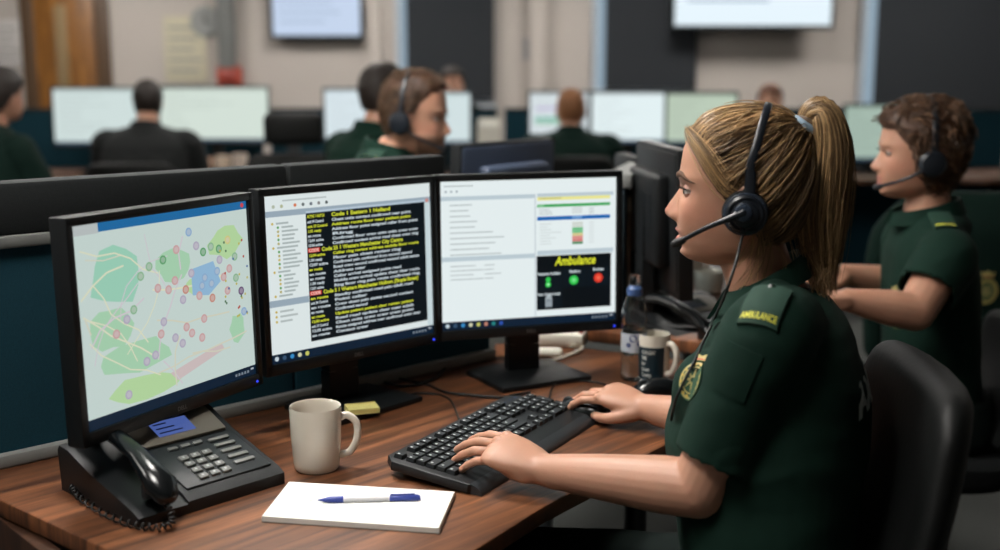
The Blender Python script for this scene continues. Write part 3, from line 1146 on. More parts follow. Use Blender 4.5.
def sring(c, fx, lx, a, b, n=40, e=2.4):
    """superellipse ring about c: half size a along fx, b along lx"""
    out = []
    for j in range(n):
        t = 2 * math.pi * j / n
        cs, sn = math.cos(t), math.sin(t)
        out.append(V(c) + fx * (a * math.copysign(abs(cs) ** (2 / e), cs)) + lx * (b * math.copysign(abs(sn) ** (2 / e), sn)))
    return out


def sleeve(mb, pts, rs, thick=.004, inner=.05, n=28):
    """closed cloth tube that is hollow at its far end"""
    pts = smooth_path(pts, 5)
    rr = list(np.interp(np.linspace(0, 1, len(pts)), np.linspace(0, 1, len(rs)), rs))
    d = (pts[-1] - pts[-2]).normalized()
    e = pts[-1]
    P_ = pts + [e + d * .0015, e + d * .0015, e, e - d * inner, e - d * (inner + .003)]
    R_ = rr + [rr[-1] - thick * .3, rr[-1] - thick * .8, rr[-1] - thick, rr[-2] - thick, .004]
    rings = []
    nrm = None
    dirs = []
    for i, p in enumerate(P_):
        if i < len(pts):
            a = pts[max(i - 1, 0)]; b = pts[min(i + 1, len(pts) - 1)]
            t = (b - a).normalized()
        else:
            t = d
        nrm = t.orthogonal().normalized() if nrm is None else (nrm - t * nrm.dot(t)).normalized()
        bn = t.cross(nrm)
        rings.append([p + (nrm * math.cos(2 * math.pi * j / n) + bn * math.sin(2 * math.pi * j / n)) * R_[i] for j in range(n)])
    mb.loft(rings, True)


def wrinkle(me, amp, sc=(9, 9, 14), seed=0., mask=None):
    c = coords(me)
    nn = np.empty(len(me.vertices) * 3)
    me.vertices.foreach_get('normal', nn)
    nn = nn.reshape(-1, 3)
    d = np.empty(len(c))
    for i, p in enumerate(c):
        q = V((p[0] * sc[0] + seed, p[1] * sc[1], p[2] * sc[2]))
        a = noise.noise(q)
        b = noise.noise(q * 2.3 + V((5, 1, 2)))
        d[i] = (1 - abs(a) * 2.2) * .7 + b * .35
    if mask is not None:
        d = d * mask(c)
    setcoords(me, c + nn * (d * amp)[:, None])


def eyes(parent, HM, near_only=None, detail=True, gaze=(1, 0, -.12)):
    for sgn in (-1, 1):
        g = V((gaze[0], gaze[1], gaze[2])).normalized()
        E_ = frame((.0700, sgn * .0305, -.0015), g.cross(V((0, 0, 1))), g)
        m = MB()
        n, rr = 24, .0125
        ths = [0, 10, 11, 20, 29, 30, 45, 65, 90, 120, 150, 178]
        rings = [[(rr * math.sin(R(max(th, .5))) * math.cos(2 * math.pi * j / n), rr * math.sin(R(max(th, .5))) * math.sin(2 * math.pi * j / n), rr * math.cos(R(th)) + (.0012 if th < 25 else 0)) for j in range(n)] for th in ths]
        m.loft(rings, True, 0, HM @ E_)
        m.m = []
        for i in range(len(ths) - 1):
            m.m += [2 if ths[i] < 10 else (1 if ths[i] < 29 else 0)] * n
        m.m += [2, 0]
        e = build('eye', m, [EYEWHITE, IRIS, PUPIL], parent, local=False, fixn=True)
        if not detail:
            continue
        # lids: shell patches over the ball
        m = MB()
        c = V((.0700, sgn * .0305, -.0015))
        for lo, hi, rl in ((17, 78, .0140), (-72, -20, .0136)):
            rows = []
            for i in range(9):
                el = R(lo + (hi - lo) * i / 8)
                row = []
                for j in range(17):
                    az = R(-78 + 156 * j / 16)
                    el2 = el * (1 - .45 * (abs(j - 8) / 8) ** 2) if (i < 4 and lo > 0) or (i > 4 and lo < 0) else el
                    row.append((c.x + rl * math.cos(el2) * math.cos(az), c.y + rl * math.cos(el2) * math.sin(az), c.z + rl * math.sin(el2)))
                rows.append(row)
            for rows_, o in ((rows, 0), ([[tuple(c + (V(p) - c) * .93) for p in r] for r in rows], 1)):
                m.loft([list(r) for r in rows_], False, 0, HM, close=False)
        lid = build('eyelid', m, SKIN, parent, local=False)
        me = lid.data
        color_attr(me, np.tile(np.array([.44, .22, .16]), (len(me.vertices), 1)))
        m = MB()
        ln = []
        for j in range(17):
            az = R(-74 + 148 * j / 16)
            el2 = R(17) * (1 - .45 * (abs(j - 8) / 8) ** 2)
            ln.append((c.x + .0145 * math.cos(el2) * math.cos(az), c.y + .0145 * math.cos(el2) * math.sin(az), c.z + .0145 * math.sin(el2)))
        m.capsule(ln, [.0009] * 17, 6, 0, HM)
        for j in range(1, 16):
            p = V(ln[j]); d = (p - c).normalized(); d.z = 0; d.normalize()
            m.tube([p, p + d * .004 + V((0, 0, -.0002)), p + d * .0075 + V((0, 0, .0022)), p + d * .0088 + V((0, 0, .0055))], [.0006, .0005, .0004, .0002], 5, 0, HM)
        build('eyelash', m, LASH, parent, local=False)


def brows(parent, bv, HM, m_=None, wide=.0042):
    """bv: surface in head coordinates"""
    for sgn in (-1, 1):
        m = MB()
        pts, rs = [], []
        for k in range(15):
            t = k / 14
            y = sgn * (.012 + .046 * t)
            u = .0185 + .0048 * math.sin(math.pi * min(1, t * 1.15)) - .006 * max(0, t - .55) / .45
            hit = bv.ray_cast(V((.2, y, u)), V((-1, 0, 0)))
            if hit[0] is None:
                continue
            pts.append(hit[0] + hit[1] * .0009); rs.append(wide * (.75 + .5 * math.sin(math.pi * t ** .7)) * (1 - .75 * t ** 2.2))
        if len(pts) > 3:
            m.tube(pts, rs, 10, 0, HM, flat=.55, up=(1, 0, 0))
            build('eyebrow', m, m_ or BROW, parent, local=False)


def hair_ok(p):
    return p.z > interp(p.x, HL_F, HL_U)


def skull_bvh(male=False):
    mb = MB()
    us = list(np.linspace(-.1135, .1124, 60))
    mb.loft([[head_point(u, 2 * math.pi * k / 72, male) for k in range(72)] for u in us], True)
    return BVHTree.FromPolygons([V(p) for p in mb.v], mb.f)


SKULL = skull_bvh()
HC0 = V((-.004, 0, .0))


def skull_r(d):
    h = SKULL.ray_cast(HC0, d)
    return h[3] if h[0] is not None else .09


def slerp(a, b, t):
    w_ = math.acos(max(-1, min(1, a.dot(b))))
    if w_ < 1e-4:
        return a.copy()
    return (a * math.sin((1 - t) * w_) + b * math.sin(t * w_)) / math.sin(w_)


def cap_mesh(HM, ok, thick, lump=.0, seed=0, n=72, m_=44, lumpscale=30.):
    """a closed hair volume over the skull where ok(point on the skull) holds"""
    mb = MB()
    vo, vi, fl = [], [], []
    for i in range(m_ + 1):
        th = math.pi * (i + .02) / (m_ + .04)
        for j in range(n):
            ph = 2 * math.pi * j / n
            d = V((math.sin(th) * math.cos(ph), math.sin(th) * math.sin(ph), math.cos(th)))
            r = skull_r(d)
            p = HC0 + d * r
            k = ok(p)
            h = thick(p) if callable(thick) else thick
            if lump:
                h += lump * noise.noise(V((p.x * lumpscale + seed, p.y * lumpscale, p.z * lumpscale)))
            vo.append(HC0 + d * (r + (h if k else -.004)))
            vi.append(HC0 + d * (r - .006))
            fl.append(k)
    N = len(vo)
    fs = []
    for i in range(m_):
        for j in range(n):
            k = (j + 1) % n
            q = (i * n + j, i * n + k, (i + 1) * n + k, (i + 1) * n + j)
            if any(fl[x] for x in q):
                fs.append(q)
    use = set(q for f in fs for q in f)
    edge = {}
    for f in fs:
        for a, b in zip(f, f[1:] + f[:1]):
            edge[(a, b)] = edge.get((a, b), 0) + 1
    allf = list(fs) + [tuple(reversed([x + N for x in f])) for f in fs]
    for (a, b) in edge:
        if (b, a) not in edge:
            allf.append((b, a, a + N, b + N))
    ids = sorted(use | set(x + N for x in use))
    mp = {x: i for i, x in enumerate(ids)}
    vv = vo + vi
    mb.add([vv[x] for x in ids], [tuple(mp[x] for x in f) for f in allf], 0, HM)
    return mb


def strands_mesh(name, paths, radii, cols, mat_, parent, n=3, smooth=180):
    """many thin locks in one mesh; paths: list of [Vector]"""
    vs, fs, cc = [], [], []
    for pth, rr, c in zip(paths, radii, cols):
        L = len(pth)
        t0 = (pth[1] - pth[0]).normalized()
        nrm = t0.orthogonal().normalized()
        b0 = len(vs)
        for i, p in enumerate(pth):
            a = pth[max(i - 1, 0)]; b = pth[min(i + 1, L - 1)]
            t = (b - a)
            t = t.normalized() if t.length > 1e-8 else t0
            nrm = nrm - t * nrm.dot(t)
            nrm = nrm.normalized() if nrm.length > 1e-8 else t.orthogonal().normalized()
            bn = t.cross(nrm)
            s_ = i / (L - 1)
            r = rr * min(1, .35 + 4 * s_) * (1 if s_ < .75 else 1 - (s_ - .75) * 3.2)
            for j in range(n):
                w_ = 2 * math.pi * j / n
                vs.append(p + (nrm * math.cos(w_) + bn * math.sin(w_)) * r)
                cc.append(c)
        for i in range(L - 1):
            for j in range(n):
                k = (j + 1) % n
                fs.append((b0 + i * n + j, b0 + i * n + k, b0 + (i + 1) * n + k, b0 + (i + 1) * n + j))
    me = bpy.data.meshes.new(name)
    me.from_pydata([tuple(v) for v in vs], [], fs)
    color_attr(me, np.array(cc))
    return build(name, me, mat_, parent, smooth=smooth, local=False)
# ================================================================== the operator in front
FD = V((math.cos(R(166)), math.sin(R(166)), 0))
HM = frame(P(741, 189, 1.72), FD, (0, 0, 1))
TF = V((math.cos(R(168)), math.sin(R(168)), 0)); TL = V((-TF.y, TF.x, 0))   # chest direction, her left
woman = thing('person', 'woman in a green shirt with blonde ponytail and headset typing at the front desk', 'person', (.46, 1.74, .0))
DW = 1.72
SL, EL, WL = P(768, 338, 1.572), P(699, 489, 1.60), P(544, 470, 1.735)
SR, ER, WR = P(764, 332, 1.88), P(742, 428, 1.93), P(645, 407.5, 2.065)

# ---- body: one skin
b = MB()
head_mesh(b, HM)
b.capsule([HM @ V(p) for p in ((-.012, 0, -.05), (-.018, 0, -.09), (-.030, 0, -.125), (-.048, 0, -.160), (-.066, 0, -.21))], [.049, .048, .049, .054, .07], 28, flat=1.05, up=FD)
b.ellipsoid((.030, 0, -.098), (.045, .036, .018), HM)
TORSO = [(283, 742, 796, .070), (291, 737, 818, .108), (300, 731, 832, .142), (315, 722, 843, .166), (335, 710, 853, .178), (365, 692, 861, .184), (400, 674, 865, .186), (430, 667, 863, .184), (470, 671, 857, .178), (520, 680, 852, .178), (570, 686, 856, .186), (612, 690, 866, .196), (645, 694, 868, .196)]
rings = []
for y, fpx, bpx, wv in TORSO:
    c = P((fpx + bpx) / 2, y, DW)
    rings.append(sring(c, TF, TL, (bpx - fpx) / 2 / F * DW - .012, wv - .012, 36))
b.loft(rings, True)
for S_, E_, W_ in ((SL, EL, WL), (SR, ER, WR)):
    b.capsule(smooth_path([S_, S_.lerp(E_, .5), E_], 4), list(np.interp(np.linspace(0, 1, 9), [0, .5, 1], [.052, .046, .041])), 22)
    b.capsule(smooth_path([E_, E_.lerp(W_, .3), E_.lerp(W_, .65), W_, W_ + (W_ - E_).normalized() * .028], 4), list(np.interp(np.linspace(0, 1, 17), [0, .2, .5, .68, .78, 1], [.041, .0415, .033, .0268, .0242, .0165])), 22, flat=1.)
# hands
KL = P(493, 447, 1.775)
HLm = frame(WL, KL - WL, V((-.06, -.30, 1)))
tl = hand(b, HLm, -1, curl=(.34, .34, .16), spread=.06, thumb=((.012, .024, -.008), (.042, .040, -.018), (.066, .044, -.028), (.088, .038, -.036)), scale=1.0)
KR = P(590, 388, 2.125)
HRm = frame(WR, KR - WR, V((.05, -.28, 1)))
tr = hand(b, HRm, 1, curl=(.30, .48, .40), spread=.07, thumb=((.010, .024, -.006), (.036, .040, -.016), (.064, .043, -.026), (.088, .036, -.032)), scale=.95)
print('TIPS', [tuple(round(q, 3) for q in t) for t in tl], [tuple(round(q, 3) for q in t) for t in tr])
body_me = remesh(b, .0021, 3, .45)
# soften the wrists where forearm and hand meet
_c = coords(body_me)
_w = np.zeros(len(_c))
for q_ in (WL, WR):
    _w = np.maximum(_w, np.clip(1.25 - np.linalg.norm(_c - np.array(q_), axis=1) / .055, 0, 1))
_e = np.empty(len(body_me.edges) * 2, dtype=np.int32)
body_me.edges.foreach_get('vertices', _e)
_e = _e.reshape(-1, 2)
_k = np.bincount(_e.ravel(), minlength=len(_c)).astype(float)[:, None]
for _i in range(40):
    _s = np.zeros_like(_c)
    for ax_ in range(3):
        _s[:, ax_] = np.bincount(_e[:, 0], _c[_e[:, 1], ax_], len(_c)) + np.bincount(_e[:, 1], _c[_e[:, 0], ax_], len(_c))
    _c = _c + (_s / np.maximum(_k, 1) - _c) * (_w * .6)[:, None]
setcoords(body_me, _c)
print('BODY', len(body_me.vertices))
skin_colors(body_me, HM.inverted(), False)
HEADBVH_W = bvh_of(body_me)
_hi = HM.inverted()
HB = BVHTree.FromPolygons([_hi @ v.co for v in body_me.vertices], [tuple(p.vertices) for p in body_me.polygons])
body = build('body', body_me, SKIN, woman, smooth=180, local=False)
# finger nails
m = MB()
eyes(woman, HM, gaze=(1, .02, -.10))
brows(woman, HB, HM)

# ---- shirt
s = MB()
rings = []
for y, fpx, bpx, wv in TORSO:
    c = P((fpx + bpx) / 2, y, DW)
    rings.append(sring(c, TF, TL, (bpx - fpx) / 2 / F * DW, wv, 44))
s.loft(rings, True)
s.ellipsoid(P(708, 398, 1.655), (.052, .062, .070)); s.ellipsoid(P(706, 396, 1.79), (.052, .062, .070))
HEM = P(716, 462, 1.592)
sleeve(s, [P(790, 322, 1.63), SL, SL.lerp(HEM, .5), HEM], [.055, .067, .063, .060], .004)
HEMR = SR.lerp(ER, .72)
sleeve(s, [P(784, 322, 1.80), SR, SR.lerp(HEMR, .5), HEMR], [.055, .066, .063, .060], .004)
s.capsule([P(775, 303, 1.64), P(772, 322, 1.56)], [.035, .04], 20)
s.capsule([P(775, 303, 1.80), P(770, 318, 1.88)], [.035, .04], 20)
shirt_me = remesh(s, .0042, 6, .5)
AX = (EL - SL).normalized()


def wmask(c):
    return np.clip((1.06 - c[:, 2]) / .1, .25, 1)


wrinkle(shirt_me, .0042, (7, 7, 13), 2.3, wmask)
SHB = bvh_of(shirt_me)
shirt = build('shirt', shirt_me, GREEN, woman, smooth=180, local=False)


class Decal:
    """lays a flat shape on a surface, following it"""
    def __init__(s, bv, o, up, n=None, lift=.0012):
        s.bv, s.lift = bv, lift
        h = bv.find_nearest(o)
        s.o = V(h[0]); s.n = V(n).normalized() if n is not None else h[1].normalized()
        s.y = (V(up) - s.n * V(up).dot(s.n)).normalized()
        s.x = s.y.cross(s.n)

    def p(s, x, y, z=0.):
        q = s.o + s.x * x + s.y * y
        h = s.bv.ray_cast(q + s.n * .06, -s.n, .2)
        if h[0] is None:
            h = s.bv.find_nearest(q)
        return V(h[0]) + s.n * (s.lift + z)

    def slab(s, mb, outline, th, mi=0, grid=None):
        top = [s.p(x, y, th) for x, y in outline]; bot = [s.p(x, y, -.003) for x, y in outline]
        n = len(outline)
        c0 = s.p(sum(x for x, y in outline) / n, sum(y for x, y in outline) / n, th)
        mb.add(top + bot + [c0], [(i, (i + 1) % n, 2 * n) for i in range(n)] + [(i, i + n, (i + 1) % n + n, (i + 1) % n) for i in range(n)], mi)

    def gridslab(s, mb, w_, h_, th, nx=8, ny=8, mi=0):
        top = [s.p((i / nx - .5) * w_, (j / ny - .5) * h_, th) for j in range(ny + 1) for i in range(nx + 1)]
        bot = [s.p((i / nx - .5) * w_, (j / ny - .5) * h_, -.004) for j in range(ny + 1) for i in range(nx + 1)]
        N = len(top)
        fs = []
        for j in range(ny):
            for i in range(nx):
                a = j * (nx + 1) + i
                q = (a, a + 1, a + nx + 2, a + nx + 1)
                fs.append(q); fs.append(tuple(reversed([x + N for x in q])))
        rim = [i for i in range(nx + 1)] + [(j + 1) * (nx + 1) + nx for j in range(ny)] + [ny * (nx + 1) + nx - 1 - i for i in range(nx)] + [(ny - 1 - j) * (nx + 1) for j in range(ny - 1)]
        for a, b_ in zip(rim, rim[1:] + rim[:1]):
            fs.append((b_, a, a + N, b_ + N))
        mb.add(top + bot, fs, mi)

    def text(s, mb, body_, size, x, y, z, mi=0, width=None, bold=.0004):
        t = MB(); t.text(body_, size, 0, 0, 0, 0, width=width, bold=bold)
        if not t.v:
            return
        mx = (max(p[0] for p in t.v) + min(p[0] for p in t.v)) / 2
        mb.add([s.p(p[0] - mx + x, p[1] + y, z) for p in t.v], t.f, mi)

    def ring(s, mb, cx, cy, ax, ay, wd, th, mi=0, n=28):
        o_ = [s.p(cx + ax * math.cos(2 * math.pi * k / n), cy + ay * math.sin(2 * math.pi * k / n), th) for k in range(n)]
        i_ = [s.p(cx + (ax - wd) * math.cos(2 * math.pi * k / n), cy + (ay - wd) * math.sin(2 * math.pi * k / n), th) for k in range(n)]
        mb.add(o_ + i_, [(k, (k + 1) % n, n + (k + 1) % n, n + k) for k in range(n)], mi)


def crest(parent, dc, k=1., name='chest_crest'):
    m = MB()
    out = []
    for i in range(32):
        a = 2 * math.pi * i / 32
        out.append((k * .031 * math.cos(a), k * (-.008 + .036 * math.sin(a))))
    dc.slab(m, out, .0006, 0)
    dc.ring(m, 0, -.008 * k, .0285 * k, .0335 * k, .004 * k, .0012, 1)
    dc.ring(m, 0, -.008 * k, .021 * k, .025 * k, .0025 * k, .0012, 1)
    for i in range(8):      # spokes of the wheel emblem
        a = math.pi * i / 4
        ca, sa = math.cos(a), math.sin(a)
        q = [(ca * .004 - sa * .0028, sa * .004 + ca * .0028), (ca * .019, sa * .022), (ca * .004 + sa * .0028, sa * .004 - ca * .0028)]
        m.add([dc.p(k * x, k * (y - .008), .0013) for x, y in q], [(0, 1, 2)], 1)
    for i in range(16):     # wreath around the wheel
        a = 2 * math.pi * (i + .5) / 16
        x, y = .0245 * math.cos(a), -.008 + .0292 * math.sin(a)
        m.add([dc.p(k * (x + .003 * math.cos(b_)), k * (y + .003 * math.sin(b_)), .0014) for b_ in np.linspace(0, 2 * math.pi, 7)[:-1]], [tuple(range(6))], 2)
    cr = [(-.013, .029), (.013, .029), (.0165, .042), (.0085, .037), (.0, .047), (-.0085, .037), (-.0165, .042)]
    dc.slab(m, [(k * x, k * y) for x, y in cr], .0013, 1)
    m.add([dc.p(k * x, k * y, .0018) for x, y in ((-.012, .030), (.012, .030), (.012, .033), (-.012, .033))], [(0, 1, 2, 3)], 3)
    return build(name, m, [BADGEGREEN, BADGEYELLOW, mat('badge_gold', rgb(190, 160, 70), .5), mat('badge_red', rgb(170, 60, 50), .6)], parent, smooth=None, local=False)


def cast(px, py, bv=None):
    h = (bv or SHB).ray_cast(V((0, 0, CAMZ)), ray(px, py).normalized())
    return V(h[0]) if h[0] is not None else None


# shoulder epaulette with its slide
pA, pB = cast(772, 288), cast(757, 318)
print('EPA', pA, pB)
dc = Decal(SHB, cast(765, 303), pA - pB, lift=.0035)
m = MB(); dc.gridslab(m, .054, .074, .003); ep = build('epaulette', m, mat('epaulette_cloth', rgb(18, 56, 43), .8, noise_amt=.1, nscale=60, bump=.3, bscale=1300), shirt, local=False, smooth=50)
m = MB(); dc.text(m, 'AMBULANCE', .0118, 0, -.0315, .0042, width=.049, bold=.0003); build('lettering', m, YELLOWTHREAD, ep, local=False, smooth=None)
m = MB(); m.lathe([(.0055, 0), (.0055, .0015), (.003, .003), (.0005, .0034)], 16, M=frame(dc.p(0, .031, .002), dc.x, dc.n)); build('button', m, mat('green_button', rgb(14, 36, 28), .3), ep, local=False)
# chest crest
oc = cast(695, 376)
print('CREST', oc)
if oc is not None:
    dc = Decal(SHB, oc, (0, 0, 1), lift=.0022)
    crest(shirt, dc, .82)
# pen pocket on the sleeve
op = cast(735, 372)
dc = Decal(SHB, op, SL - EL, lift=.0)
m = MB(); dc.gridslab(m, .052, .068, .0022, 10, 10); pk = build('sleeve_pocket', m, GREEN, shirt, local=False, smooth=50)
# white lettering across the back
bc = P(865, 347, DW) - TF * .1
dc = Decal(SHB, bc, (0, 0, 1), lift=.0014)
m = MB(); dc.text(m, 'AMBULANCE', .062, 0, -.03, .0005, width=.33, bold=.003); build('back_lettering', m, REFLECT, shirt, local=False, smooth=None)
# collar: a folded band round the neck, open at the throat
m = MB()
cf, cb = P(729, 292, DW), P(801, 252, DW)
cc, A_, B_ = (cf + cb) / 2, (cf - cb) / 2, TL * .062
secs = []
for k in range(49):
    t = R(16 + 328 * k / 48)
    ct, st = math.cos(t), math.sin(t)
    q = cc + A_ * ct + B_ * st
    o = (A_ * ct * .9 + B_ * st); o.z = 0; o = o.normalized()
    fr = max(0, ct)
    dn = .030 + .020 * fr ** 3
    secs.append([q - o * .002 + V((0, 0, -.03)), q + V((0, 0, .001)), q + o * .004 + V((0, 0, .003)), q + o * .010 + V((0, 0, -.002)), q + o * (.020 + .004 * fr) + V((0, 0, -dn)) + TF * .012 * fr ** 3, q + o * (.015 + .004 * fr) + V((0, 0, -dn)) + TF * .012 * fr ** 3, q + o * .004 + V((0, 0, -.012))])
m.loft(secs, True)
build('collar', m, GREEN, shirt, local=False, smooth=60, fixn=True)

# ---- trousers and shoes
tz = MB()
hipc = P(781, 640, DW)
rings = []
for z, a, wv in ((.64, .125, .168), (.58, .138, .185), (.52, .142, .192), (.48, .125, .185), (.455, .09, .15)):
    rings.append(sring(V((hipc.x, hipc.y, z)), TF, TL, a, wv))
tz.loft(rings, True)
for sg in (-1, 1):
    h = V((hipc.x, hipc.y, .545)) + TL * sg * .095 + TF * .02
    k = h + TF * .40 + TL * sg * .03 + V((0, 0, .005))
    a = V((k.x, k.y, .09)) + TF * .02
    tz.capsule([h, h.lerp(k, .5), k], [.088, .080, .064], 20)
    tz.capsule([k, k.lerp(a, .4), a], [.062, .060, .050], 20)
    m = MB()
    f0 = V((a.x, a.y, 0)) - TF * .07
    sec = []
    for t, wv, hh in ((0, .022, .045), (.02, .034, .062), (.07, .038, .075), (.12, .037, .066), (.17, .045, .045), (.22, .044, .036), (.25, .030, .026), (.262, .012, .014)):
        c = f0 + TF * t
        sec.append([c + TL * wv * math.cos(w_) + V((0, 0, hh * (.5 + .5 * math.sin(w_)) if math.sin(w_) > -.6 else 0)) for w_ in np.linspace(0, 2 * math.pi, 21)[:-1]])
    m.loft(sec, True); build('shoe', m, SHOE, woman, local=False, smooth=60, fixn=True)
tme = remesh(tz, .006, 6, .5)
wrinkle(tme, .004, (8, 8, 10), 7.)
build('trousers', tme, TROUSER, woman, local=False, smooth=180)

# ---- hair
HAIRM = mat('blonde_hair', (.2, .12, .05, 1), .42, attr='pigment', spec=.35)
HAIRBASE = mat('hair_base', (.085, .048, .022, 1), .6, noise_amt=.35, nscale=90, bump=.4, bscale=300)
TIE = V((-.091, 0, .094))
TD = (TIE - HC0).normalized()


def volume(p):
    return .0065 + .0025 * max(0, min(1, (p.z - .03) / .06)) + .004 * max(0, min(1, (-p.x - .02) / .06))


cap = cap_mesh(HM, hair_ok, lambda p: min(volume(p) - .002, .001 + .12 * max(0, p.z - interp(p.x, HL_F, HL_U))), .0015, 3, 96, 60)
cap.capsule(smooth_path([HM @ V(q) for q in ((-.075, 0, .068), (-.091, 0, .094))], 3), [.034, .03, .026, .021], 20)
# solid core of the ponytail
PT_C = [V(((741 - x) * .001497, 0, (189 - y) * .001497)) for x, y in ((799, 126), (805, 114), (815, 113), (821, 138), (821, 175), (820, 212), (822, 246), (825, 282))]
PT_R = [.012, .019, .026, .033, .036, .033, .025, .011]
pc = smooth_path(PT_C, 6)
pr = list(np.interp(np.linspace(0, 1, len(pc)), np.linspace(0, 1, 8), PT_R))
cap.capsule([HM @ p for p in pc[:-13]], [r * .5 * (1 - .6 * max(0, i - 14) / (len(pr) - 27)) for i, r in enumerate(pr[:-13])], 18, flat=1., up=FD)
hair = build('hair', cap, HAIRBASE, woman, local=False, smooth=180)

rs = random.Random(11)


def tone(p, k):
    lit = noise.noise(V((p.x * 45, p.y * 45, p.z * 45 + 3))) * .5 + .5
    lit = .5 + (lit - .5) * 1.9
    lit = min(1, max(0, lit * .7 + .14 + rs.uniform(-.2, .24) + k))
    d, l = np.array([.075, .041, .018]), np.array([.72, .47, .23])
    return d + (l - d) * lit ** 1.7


paths, rad, cols = [], [], []
tries = 0
while len(paths) < 5200 and tries < 60000:
    tries += 1
    d = V((rs.gauss(0, 1), rs.gauss(0, 1), rs.gauss(0, 1))).normalized()
    r = skull_r(d)
    p = HC0 + d * r
    if not hair_ok(p) or (d - TD).length < .12:
        continue
    edge = p.z - interp(p.x, HL_F, HL_U)
    j = rs.uniform(-.002, .003) + (rs.expovariate(400) if rs.random() < .12 else 0)
    cl = noise.noise(V((p.x * 38, p.y * 38, p.z * 38))) * .0062
    L = 15
    path = []
    wob = rs.gauss(0, .05) + noise.noise(V((p.x * 22 + 9, p.y * 22, p.z * 22))) * .30
    ax = d.cross(TD).normalized()
    sag = V((0, 0, -1)) * (.16 * max(0, min(1, p.x / .06)) * (1 if abs(p.y) > .03 else .3))
    for i in range(L):
        s_ = i / (L - 1)
        dd = slerp(d, TD, s_)
        dd = (dd + (ax * wob + sag) * math.sin(math.pi * s_)).normalized()
        sp_ = HC0 + dd * skull_r(dd)
        h = volume(sp_) + j + cl * math.sin(math.pi * s_)
        h *= min(1, .15 + s_ * 5 + edge * 12)
        q = HC0 + dd * (skull_r(dd) + h)
        if s_ > .62:
            e = (s_ - .62) / .38
            e = e * e * (3 - 2 * e)
            q = q.lerp(TIE + (q - TIE).normalized() * .011, e)
        path.append(HM @ q)
    paths.append(path); rad.append(rs.uniform(.0005, .00105))
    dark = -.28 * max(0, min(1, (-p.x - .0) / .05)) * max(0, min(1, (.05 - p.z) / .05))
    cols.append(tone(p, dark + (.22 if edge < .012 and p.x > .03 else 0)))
# front lock along the hairline down to the ear and back
for sg in (1, -1):
    ctrl = [(686, 133), (694, 143), (706, 158), (717, 174), (731, 190), (752, 196), (775, 178), (797, 138)]
    cp3 = []
    for x, y in ctrl:
        f, u = (741 - x) * .001497, (189 - y) * .001497
        h = SKULL.ray_cast(V((f, sg * .3, u)), V((0, -sg, 0)))
        yv = abs(h[0].y) if h[0] is not None else .0
        cp3.append((f, yv, u))
    for k in range(130):
        o1, o2, o3 = rs.gauss(-.008, .0085), rs.gauss(.006, .0075), rs.uniform(.002, .0105)
        ei = rs.choice((4, 5, 6, 8, 8))
        q = []
        for i, (f, yv, u) in enumerate(cp3):
            sp = .35 + .65 * math.sin(math.pi * min(1, i / 6))
            q.append(HM @ V((f + o1 * sp, sg * (yv + (o3 if i < 7 else -.03)), u + o2 * sp + .002)))
        if ei < 8:
            q = q[:ei] + [q[ei - 1].lerp(HM @ TIE, .35) + V((0, 0, .004)), HM @ TIE.lerp(HC0, .12)] if 0 else q[:ei]
        paths.append(smooth_path(q, 3)); rad.append(rs.uniform(.0004, .0009))
        cols.append(tone(V((rs.random(), 0, 0)), rs.uniform(-.45, .5)))
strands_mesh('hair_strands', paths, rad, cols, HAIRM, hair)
# ponytail strands
paths, rad, cols = [], [], []
for k in range(2600):
    a, q = rs.uniform(0, 2 * math.pi), math.sqrt(rs.random())
    end = rs.uniform(.68, 1.06) ** .9
    rq = rs.uniform(0, 6.3)
    n_ = 18
    tw = rs.uniform(-.5, .5)
    w1, w2 = rs.uniform(-.006, .006), rs.uniform(-.006, .006)
    path = []
    for i in range(n_):
        t = i / (n_ - 1) * end
        x = t * (len(pc) - 1)
        i0 = min(int(x), len(pc) - 2)
        c = pc[i0].lerp(pc[i0 + 1], x - i0)
        tg = (pc[i0 + 1] - pc[i0]).normalized()
        n1 = V((0, 1, 0)); n2 = tg.cross(n1)
        r = np.interp(t, np.linspace(0, 1, 8), PT_R) * (q + .12 * math.sin(5 * t + rq) * t) * (1.02 + .12 * math.sin(6 * t + a * 2))
        aa = a + tw * t
        path.append(HM @ (c + n1 * (r * math.cos(aa) * .85 + w1 * t * t) + n2 * (r * math.sin(aa) + w2 * t * t * 2)))
    paths.append(path); rad.append(rs.uniform(.0005, .00105))
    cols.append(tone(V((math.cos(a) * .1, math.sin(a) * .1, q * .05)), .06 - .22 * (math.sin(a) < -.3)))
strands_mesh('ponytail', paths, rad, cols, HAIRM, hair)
# stray wisps: below the ear, at the nape, ends of the ponytail
paths, rad, cols = [], [], []
for (x0, y0), (x1, y1), (x2, y2), n_, sp, lz in (((762, 222), (760, 252), (750, 282), 16, 5, .072), ((770, 226), (772, 255), (766, 284), 16, 6, .066), ((757, 226), (750, 246), (741, 262), 8, 4, .074), ((806, 150), (812, 215), (806, 262), 36, 8, .012), ((800, 175), (800, 225), (815, 285), 24, 7, .02), ((826, 262), (822, 284), (832, 302), 16, 5, .03), ((690, 128), (720, 112), (760, 102), 10, 4, .0)):
    for k in range(n_):
        q = []
        e1, e2, e3 = rs.gauss(0, sp * .5), rs.gauss(0, sp), rs.gauss(0, sp * 1.3)
        for (x, y), e in zip(((x0, y0), (x1, y1), (x2, y2)), (e1, e2, e3)):
            q.append(HM @ V(((741 - x - e) * .001497, lz + rs.uniform(-.004, .006), (189 - y) * .001497)))
        paths.append(smooth_path(q, 6)); rad.append(rs.uniform(.0003, .0006)); cols.append(tone(V((rs.random(), 0, 0)), .12))
strands_mesh('hair_wisps', paths, rad, cols, HAIRM, hair)
m = MB()
